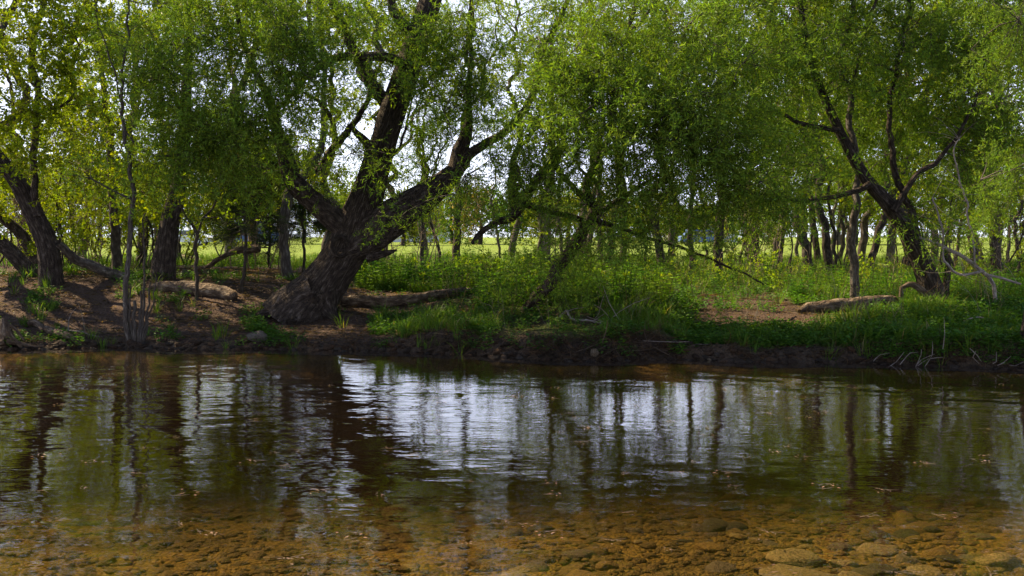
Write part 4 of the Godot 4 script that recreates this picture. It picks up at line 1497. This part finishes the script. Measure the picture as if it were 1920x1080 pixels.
		c.append(vary(FRESH, 0.35))
	stuff("bank_rootlets", "tangled brown rootlets hanging from the cut bank face", "roots", "root", w, c)
	# crumbled clods along the waterline
	w = []
	c = PackedColorArray()
	for k in 1500:
		var x := rnd(-9.0, 8.0)
		var d := shore(x) + rnd(-0.10, 0.16)
		var sz := exp(rnd(log(0.012), log(0.07)))
		w.append(Transform3D(Basis(Vector3.UP, rnd(0, TAU)).scaled(Vector3(sz * rnd(0.9, 1.6), sz * 0.7, sz)), Vector3(x, maxf(ground(x, d), -0.02) + sz * 0.1, -d)))
		c.append(vary(FRESH, 0.35))
	stuff("mud_clods", "dark crumbled mud clods along the waterline", "mud", "clod", w, c)
	w = []
	c = PackedColorArray()
	for k in 700:
		var d := lerpf(14.8, 26.0, rng.randf())
		var px := rnd(760, 1920)
		var x := (px - 960.0) * d / FOCAL
		if d - shore(x) < 0.4 or nb.get_noise_2d(x * 1.5, d * 1.5 + 9.0) < 0.05:
			continue
		w.append(Transform3D(aim(Vector3(rnd(-0.4, 0.4), 1, rnd(-0.4, 0.4)), rnd(0, TAU), rnd(0.7, 1.6)), Vector3(x, ground(x, d), -d)))
		c.append(vary(FRESH, 0.3))
	stuff("dry_stems", "thin dry stems of last year's weeds standing among the green", "weeds", "stem", w, c)
	# young leafy plants that stand apart
	for a in [[62, 612, 26, "bright green leafy plant above the driftwood stump"], [92, 578, 20, "bushy green plant on the left slope above the driftwood"], [105, 612, 12, "small yellow-green plant right of the driftwood"], [755, 636, 26, "grassy green clump on the bank edge below the massive willow"], [875, 618, 34, "leafy bush overhanging the bank edge left of the leaning willow"], [930, 605, 30, "leafy green plant at the foot of the leaning willow"], [1180, 622, 34, "weedy green clump above the root tangle"], [1535, 628, 26, "broad-leaved green plant low on the right bank"], [1560, 640, 18, "small broad-leaved plant near the mud edge on the right"]]:
		var b := hit(a[0], a[1])
		var pl := thing("leafy_plant", a[3], "plant", b)
		var ww := []
		var cc := PackedColorArray()
		for k in 16:
			var an := rnd(0, TAU)
			var rr: float = rnd(0.0, 1.0) * a[2] * 0.6 * -b.z / FOCAL
			ww.append(Transform3D(aim(Vector3(cos(an) * 0.5, 1, sin(an) * 0.5), rnd(0, TAU), a[2] * rnd(0.6, 1.0) * -b.z / FOCAL / 0.42), Vector3(cos(an) * rr, -0.02, sin(an) * rr)))
			cc.append(vary(FRESH, 0.15))
		scatter("foliage", SPR["herb" + str(rng.randi() % 3)], ww, cc, pl)


func lying(called: String, label: String, category: String, rows: Array, mat: String, rough: float, sink := 0.3, twigs := 0) -> Dictionary:
	var p := []
	var r := []
	for a in rows:
		var q := hit(a[0], a[1])
		var rr: float = a[2] * 0.5 * -q.z / FOCAL
		q.y += rr * (1.0 - sink) + (a[3] if a.size() > 3 else 0.0)
		p.append(q)
		r.append(rr)
	var T := begin_tree(called, label, Vector3(p[0].x, p[0].y - r[0], p[0].z), "", category)
	limb_world(T, "stem", p, r, mat, rough)
	for k in twigs:
		var f: int = rng.randi() % T.pts.size()
		var L := rnd(0.25, 0.8)
		thin_branch(T, T.pts[f], T.pts[f] + Vector3(rnd(-1, 1), rnd(0.0, 0.8), rnd(-1, 1)).normalized() * L, 0.05, 0.009, 0.003)
	finish_tree(T, mat)
	return T


func logs_and_rocks() -> void:
	rng.seed = 109
	lying("fallen_log", "long brown log lying right of the massive willow's foot", "log", [[640, 576, 20], [680, 576, 23], [730, 575, 22], [775, 569, 20], [830, 560, 19], [870, 554, 14], [892, 549, 8]], "log", 0.22, 0.1)
	lying("fallen_log", "weathered grey log lying in front of the pale grey trunk", "log", [[1500, 590, 9], [1515, 586, 20], [1550, 583, 24], [1600, 580, 26], [1640, 577, 26], [1682, 573, 20]], "log", 0.2, 0.1)
	lying("fallen_log", "half-buried brown log behind the Y-shaped sapling", "log", [[285, 542, 14], [310, 546, 22], [350, 552, 26], [400, 559, 26], [437, 566, 22]], "log", 0.18)
	var T := begin_tree("fallen_tree", "fallen trunk sloping from the curving dark tree to the ground", hit(238, 524), "", "log")
	var d: float = -T.base.z
	limb(T, "stem", [[108, 455, 14, -1.0], [125, 470, 16, -0.8], [147, 487, 18, -0.5], [187, 505, 19, -0.2], [220, 517, 20], [246, 526, 18]], d, "bark_grey", 0.15)
	finish_tree(T)
	T = begin_tree("fallen_branch", "pale bent fallen branch behind the Y-shaped sapling", hit(383, 506), "", "branch")
	d = -T.base.z
	limb(T, "stem", [[378, 508, 8], [400, 494, 9], [427, 477, 9], [450, 470, 14], [486, 465, 16]], d, "log", 0.12)
	finish_tree(T)
	lying("fallen_log", "short brown log behind the stout flaring trunk", "log", [[330, 484, 10], [350, 488, 12], [374, 494, 10]], "log", 0.15)
	lying("fallen_branch", "crooked pale branch crossing the weeds on the bank edge", "branch", [[1048, 600, 4], [1062, 600, 4, 0.1], [1075, 606, 5], [1100, 606, 5], [1140, 612, 4], [1170, 620, 7], [1195, 640, 7]], "dead", 0.1, 0.0, 8)
	# dead pale branches on the right
	T = begin_tree("dead_branch", "bare pale dead branch sprawling right of the dark willow", hit(1862, 580), "", "branch")
	d = -T.base.z
	limb(T, "stem", [[1864, 584, 8], [1866, 550, 8], [1857, 520, 8], [1830, 498, 8], [1800, 477, 8], [1770, 462, 7], [1745, 453, 6], [1725, 444, 3]], d, "dead", 0.05)
	limb(T, "limb", [[1845, 508, 5], [1800, 515, 5], [1775, 495, 5], [1768, 450, 4], [1757, 400, 4], [1752, 370, 3]], d - 0.2, "dead", 0.05)
	limb(T, "limb", [[1850, 515, 5], [1880, 522, 5], [1915, 532, 4]], d - 0.2, "dead", 0.05)
	limb(T, "limb", [[1828, 500, 4], [1822, 440, 4], [1810, 380, 4], [1795, 320, 3], [1788, 285, 3], [1800, 255, 2]], d - 0.1, "dead", 0.05)
	for k in 46:
		var f: int = rng.randi() % T.pts.size()
		thin_branch(T, T.pts[f], T.pts[f] + Vector3(rnd(-1, 0.6), rnd(-0.35, 0.8), rnd(-0.7, 0.7)).normalized() * rnd(0.2, 0.75), 0.04, 0.006, 0.002)
	finish_tree(T, "dead")
	# driftwood on the left waterline
	T = begin_tree("driftwood_stump", "weathered upturned stump at the left end of the waterline", hit(14, 648), "", "stump")
	d = -T.base.z
	limb(T, "stem", [[8, 655, 34], [12, 635, 30], [10, 612, 22], [6, 598, 10]], d, "log", 0.35)
	for a in [[[16, 620, 12], [24, 635, 10], [36, 652, 6]], [[14, 640, 12], [40, 645, 7], [62, 650, 5], [80, 648, 3]], [[10, 640, 14], [-12, 648, 8], [-30, 655, 5]], [[20, 610, 8], [30, 618, 6], [44, 638, 4]]]:
		limb(T, "trunk/root", a, d - 0.15, "log", 0.3)
	finish_tree(T, "log")
	lying("driftwood_log", "splintered driftwood log slanting down into the water on the left", "log", [[85, 626, 12, 0.06], [100, 632, 14, 0.05], [120, 640, 14, 0.02], [146, 650, 8]], "log", 0.3)
	lying("driftwood_log", "short broken driftwood piece right of the upturned stump", "log", [[52, 622, 8, 0.08], [64, 620, 14, 0.08], [84, 628, 10, 0.05]], "log", 0.4)
	lying("fallen_branch", "thin grey twig lying on the left bank near the water", "branch", [[128, 620, 3], [150, 626, 3, 0.03], [172, 630, 3], [192, 634, 2]], "dead", 0.05, 0.0, 3)
	# rocks
	for a in [[482, 643, 44, 24, 0.8, "pale grey boulder at the water's edge below the dirt path"], [1040, 652, 16, 12, 0.7, "grey rock set in the bank face under the leaning willow"], [1114, 664, 20, 14, 0.7, "tan rock in the bank face beside the root tangle"], [346, 518, 22, 16, 0.8, "pale rock beside the stout flaring trunk"], [1330, 676, 10, 6, 0.8, "small pale stone at the mud edge"]]:
		var b := hit(a[0], a[1])
		if a[1] > 655:
			b = at(a[0], a[1], shore(at(a[0], a[1], 14.0).x) - 0.02)
		var k := -b.z / FOCAL
		var o := part("rock", stone_mesh(40 + int(a[0]), 14, 10, Color(0.15, 0.135, 0.125) if a[0] < 1000 else Color(0.17, 0.135, 0.10)), self)
		o.position = b + Vector3(0, a[3] * k * 0.2, 0)
		o.scale = Vector3(a[2], a[3] * 1.2, a[2] * 0.8) * k * 0.5
		tag(o, a[5], "rock")
	# dry stalks over the water on the right, and roots and sticks in the bank face
	var sets := [[1668, 686, 1695, 660], [1690, 682, 1722, 660], [1718, 685, 1728, 655], [1720, 684, 1752, 664], [1724, 685, 1768, 670], [1735, 684, 1748, 640], [1768, 650, 1770, 595], [1640, 676, 1668, 662], [1820, 655, 1840, 678], [1862, 680, 1868, 660], [1872, 684, 1895, 668], [1895, 684, 1920, 678], [1830, 660, 1836, 682]]
	for k in sets.size():
		stick(sets[k], "dry_stalk", "dry pale reed stalk leaning over the water on the right bank", "pale reed stalks on the right bank", 1.7)
	var arch := begin_tree("dry_stalk", "long dry stem arching over the ground cover on the right", hit(1792, 616), "", "stalk")
	limb(arch, "stem", [[1790, 618, 3], [1805, 603, 3], [1830, 595, 3], [1850, 598, 2], [1866, 607, 2]], -arch.base.z, "dead", 0.0)
	finish_tree(arch)
	sets = [[906, 664, 948, 636], [1055, 640, 1068, 664], [1062, 648, 1070, 668], [1080, 660, 1120, 645], [1130, 668, 1180, 650], [1180, 658, 1236, 648], [1228, 652, 1262, 670], [1150, 640, 1162, 668], [1300, 654, 1325, 672], [985, 640, 975, 662], [1190, 640, 1230, 628], [1215, 640, 1212, 600], [1130, 640, 1140, 600]]
	for k in sets.size():
		stick(sets[k], "dead_stick", "bare pale stick or root poking from the cut bank face", "sticks in the bank face", 1.3 if k % 3 else 2.4)


func stick(a: Array, called: String, label: String, group: String, w: float) -> void:
	var q := at(a[0], a[1], 14.0)
	var d := shore(q.x) - 0.08
	if a[1] < 640:
		d += 0.4
	var p0 := at(a[0], a[1], d)
	var p1 := at(a[2], a[3], d + rnd(-0.05, 0.12))
	var o := thing(called, label, "stick" if called == "dead_stick" else "stalk", p0, group)
	var mb := MB.new()
	var m := (p1 - p0) * rnd(0.4, 0.6) + rvec() * 0.05
	var s := spline([Vector3.ZERO - (p1 - p0) * 0.08, m, p1 - p0], [w * 0.5 * d / FOCAL, w * 0.45 * d / FOCAL, w * 0.25 * d / FOCAL], 0.06)
	tube(mb, s[0], s[1], 5, 0.1, 8.0)
	part("stem", mb.mesh(M.log if called == "dead_stick" else M.dead), o)


func stone_mesh(sd: int, cols: int, rows: int, col: Color) -> ArrayMesh:
	var mb := MB.new()
	var n := noise(0.9, FastNoiseLite.TYPE_SIMPLEX_SMOOTH, FastNoiseLite.FRACTAL_FBM, 3, sd)
	var r2 := RandomNumberGenerator.new()
	r2.seed = sd
	var cuts := []
	for k in 9:
		cuts.append([Vector3(r2.randf_range(-1, 1), r2.randf_range(-1, 1), r2.randf_range(-1, 1)).normalized(), r2.randf_range(0.5, 0.85)])
	for k in rows + 1:
		for j in cols + 1:
			var th := PI * k / rows
			var ph := TAU * (j % cols) / cols
			var u := Vector3(sin(th) * cos(ph), cos(th), sin(th) * sin(ph))
			var q := u * (1.0 + 0.22 * n.get_noise_3dv(u * 1.3) + 0.08 * n.get_noise_3dv(u * 4.0))
			for cu in cuts:
				var over: float = q.dot(cu[0]) - cu[1]
				if over > 0.0:
					q -= cu[0] * over * 0.85
			mb.v.append(q)
			mb.c.append(col)
	var w := cols + 1
	for k in rows + 1:
		for j in w:
			var jn := (j + 1) % cols
			var jp := (j - 1 + cols) % cols
			var nn := (mb.v[k * w + jn] - mb.v[k * w + jp]).cross(mb.v[mini(k + 1, rows) * w + j] - mb.v[maxi(k - 1, 0) * w + j])
			if nn.dot(mb.v[k * w + j]) < 0.0:
				nn = -nn
			mb.n.append(nn.normalized() if nn.length_squared() > 1e-12 else mb.v[k * w + j].normalized())
	for k in rows:
		for j in cols:
			var a := k * w + j
			mb.i.append_array([a, a + 1, a + w, a + 1, a + w + 1, a + w])
	return mb.mesh(M.stone)


func river_stones() -> void:
	rng.seed = 110
	var vars := []
	for k in 14:
		var c: Color = [Color(0.20, 0.112, 0.020), Color(0.15, 0.10, 0.04), Color(0.30, 0.19, 0.05), Color(0.08, 0.055, 0.018), Color(0.24, 0.13, 0.02)][k % 5]
		vars.append(stone_mesh(200 + k, 12, 8, c))
	# the ones that stand out, nearest the viewer at the lower right
	for a in [[1490, 1046, 110, 40, "long flat slab of tan stone lying under the water, lower right"], [1577, 1053, 56, 26, "rounded amber cobble beside the long flat slab"], [1875, 1052, 90, 44, "large pale peaked stone near the lower right corner"], [1735, 1068, 70, 26, "flat pale stone at the bottom edge left of the peaked stone"], [1500, 1072, 150, 24, "broad brown slab along the bottom edge"], [1592, 1076, 54, 20, "pale lumpy stone on the broad brown slab at the bottom edge"], [1640, 1028, 80, 26, "angular amber stone behind the rounded cobble"], [1512, 1010, 26, 14, "small bright yellow pebble behind the long flat slab"]]:
		var d := 5.0
		while at(a[0], a[1], d).y > ground(at(a[0], a[1], d).x, d) + 0.03:
			d += 0.02
		var b := at(a[0], a[1], d)
		var k := d / FOCAL
		var o := part("river_stone", stone_mesh(300 + int(a[0]) + int(a[1]), 22, 14, Color(0.27, 0.175, 0.052)), self)
		o.position = b + Vector3(0, -0.012, 0)
		o.scale = Vector3(a[2] * 0.5 * k, a[3] * 0.42 * k, a[2] * 0.4 * k)
		o.rotation.y = rnd(-0.3, 0.3)
		tag(o, a[4], "stone")
	for k in 290:
		var d := lerpf(4.6, 10.5, pow(rng.randf(), 1.5))
		var px := rnd(60, 1990) if k % 3 == 0 else rnd(700, 1990)
		var x := (px - 960.0) * d / FOCAL
		var o := MeshInstance3D.new()
		o.name = numbered("river_stone")
		o.mesh = vars[rng.randi() % vars.size()]
		add_child(o)
		var sz := exp(rnd(log(0.035), log(0.11)))
		o.scale = Vector3(sz * rnd(0.9, 1.7), sz * rnd(0.3, 0.5), sz * rnd(0.7, 1.2))
		o.rotation = Vector3(rnd(-0.2, 0.2), rnd(0, TAU), rnd(-0.2, 0.2))
		o.position = Vector3(x, ground(x, d) + sz * 0.08, -d)
		tag(o, "amber brown cobble on the shallow riverbed seen through the water", "stone", "cobbles on the riverbed")
	# leaf scraps and pollen flecks drifting on the water
	var fw := []
	var fc := PackedColorArray()
	for k in 170:
		var d := lerpf(4.6, 13.0, pow(rng.randf(), 1.2))
		var x := rnd(-0.48, 0.48) * d
		fw.append(Transform3D(Basis(Vector3.UP, rnd(0, TAU)).scaled(Vector3(1, 0.3, 1) * rnd(0.2, 0.6)), Vector3(x, 0.006, -d)))
		fc.append(Color(1.6, 1.7, 1.9) * rnd(0.7, 1.3))
	stuff("floating_scraps", "small pale leaf scraps floating on the river", "leaf scraps", "litter", fw, fc)
	# gravel between the cobbles
	var w := []
	var c := PackedColorArray()
	for k in 9000:
		var d := lerpf(4.2, 11.0, pow(rng.randf(), 1.3))
		var x := rnd(-0.52, 0.52) * d
		var sz := exp(rnd(log(0.012), log(0.045)))
		w.append(Transform3D(Basis(Vector3.UP, rnd(0, TAU)).scaled(Vector3(sz * rnd(0.9, 1.5), sz * 0.5, sz)), Vector3(x, ground(x, d) + 0.004, -d)))
		c.append(Color(1, 1, 1) * rnd(0.65, 1.2))
	var per := [[], [], []]
	var pt := [PackedColorArray(), PackedColorArray(), PackedColorArray()]
	for k in w.size():
		per[k % 3].append(w[k])
		pt[k % 3].append(c[k])
	var g := Node3D.new()
	g.name = numbered("gravel")
	add_child(g)
	tag(g, "fine brown gravel covering the shallow riverbed", "gravel")
	g.set_meta("kind", "stuff")
	for j in 3:
		scatter("gravel_patch", stone_mesh(400 + j, 7, 5, Color(0.20, 0.115, 0.022)), per[j], pt[j], g)


# unseen bank and trees added behind the viewer to keep open sky off the far bank
func unseen_near_bank() -> void:
	rng.seed = 111
	var mb := MB.new()
	var xs := []
	var zs := []
	for k in 61:
		xs.append(-60.0 + k * 2.0)
	for k in 30:
		zs.append(1.5 + k * k * 0.07)
	for z in zs:
		for x in xs:
			mb.v.append(Vector3(x, -0.3 + 0.8 * smoothstep(1.5, 5.0, z) + nb.get_noise_2d(x, z) * 0.05, z))
			mb.c.append(Color(0.10, 0.10, 0.045).lerp(Color(0.12, 0.085, 0.06), nb.get_noise_2d(x * 0.7, z) * 0.5 + 0.5))
	grid_faces(mb, xs.size(), zs.size())
	part("unseen_near_bank", with_normals(mb, xs.size(), zs.size(), M.soil), self, "structure")
	var words := ["far left", "left", "just left of the viewer", "just right of the viewer", "right", "far right"]
	for k in 6:
		var b := Vector3(-11.5 + k * 4.6 + rnd(-0.8, 0.8), 0.45, rnd(6.0, 9.0))
		var T := begin_tree("leafy_tree", "unseen leafy tree added behind the viewer to cut sky light, " + words[k], b, "unseen sky-blocking trees behind the viewer")
		limb_world(T, "trunk", [b + Vector3(0, -0.3, 0), b + Vector3(0.1, 3.0, 0.2), b + Vector3(-0.2, 6.5, 0), b + Vector3(0.1, 11.0, 0.3)], [0.26, 0.19, 0.12, 0.03], "bark", 0.12)
		crown(T, "broad", BROAD, 2.0, 3.6, 420, 0.0, 1.6)
		finish_tree(T)
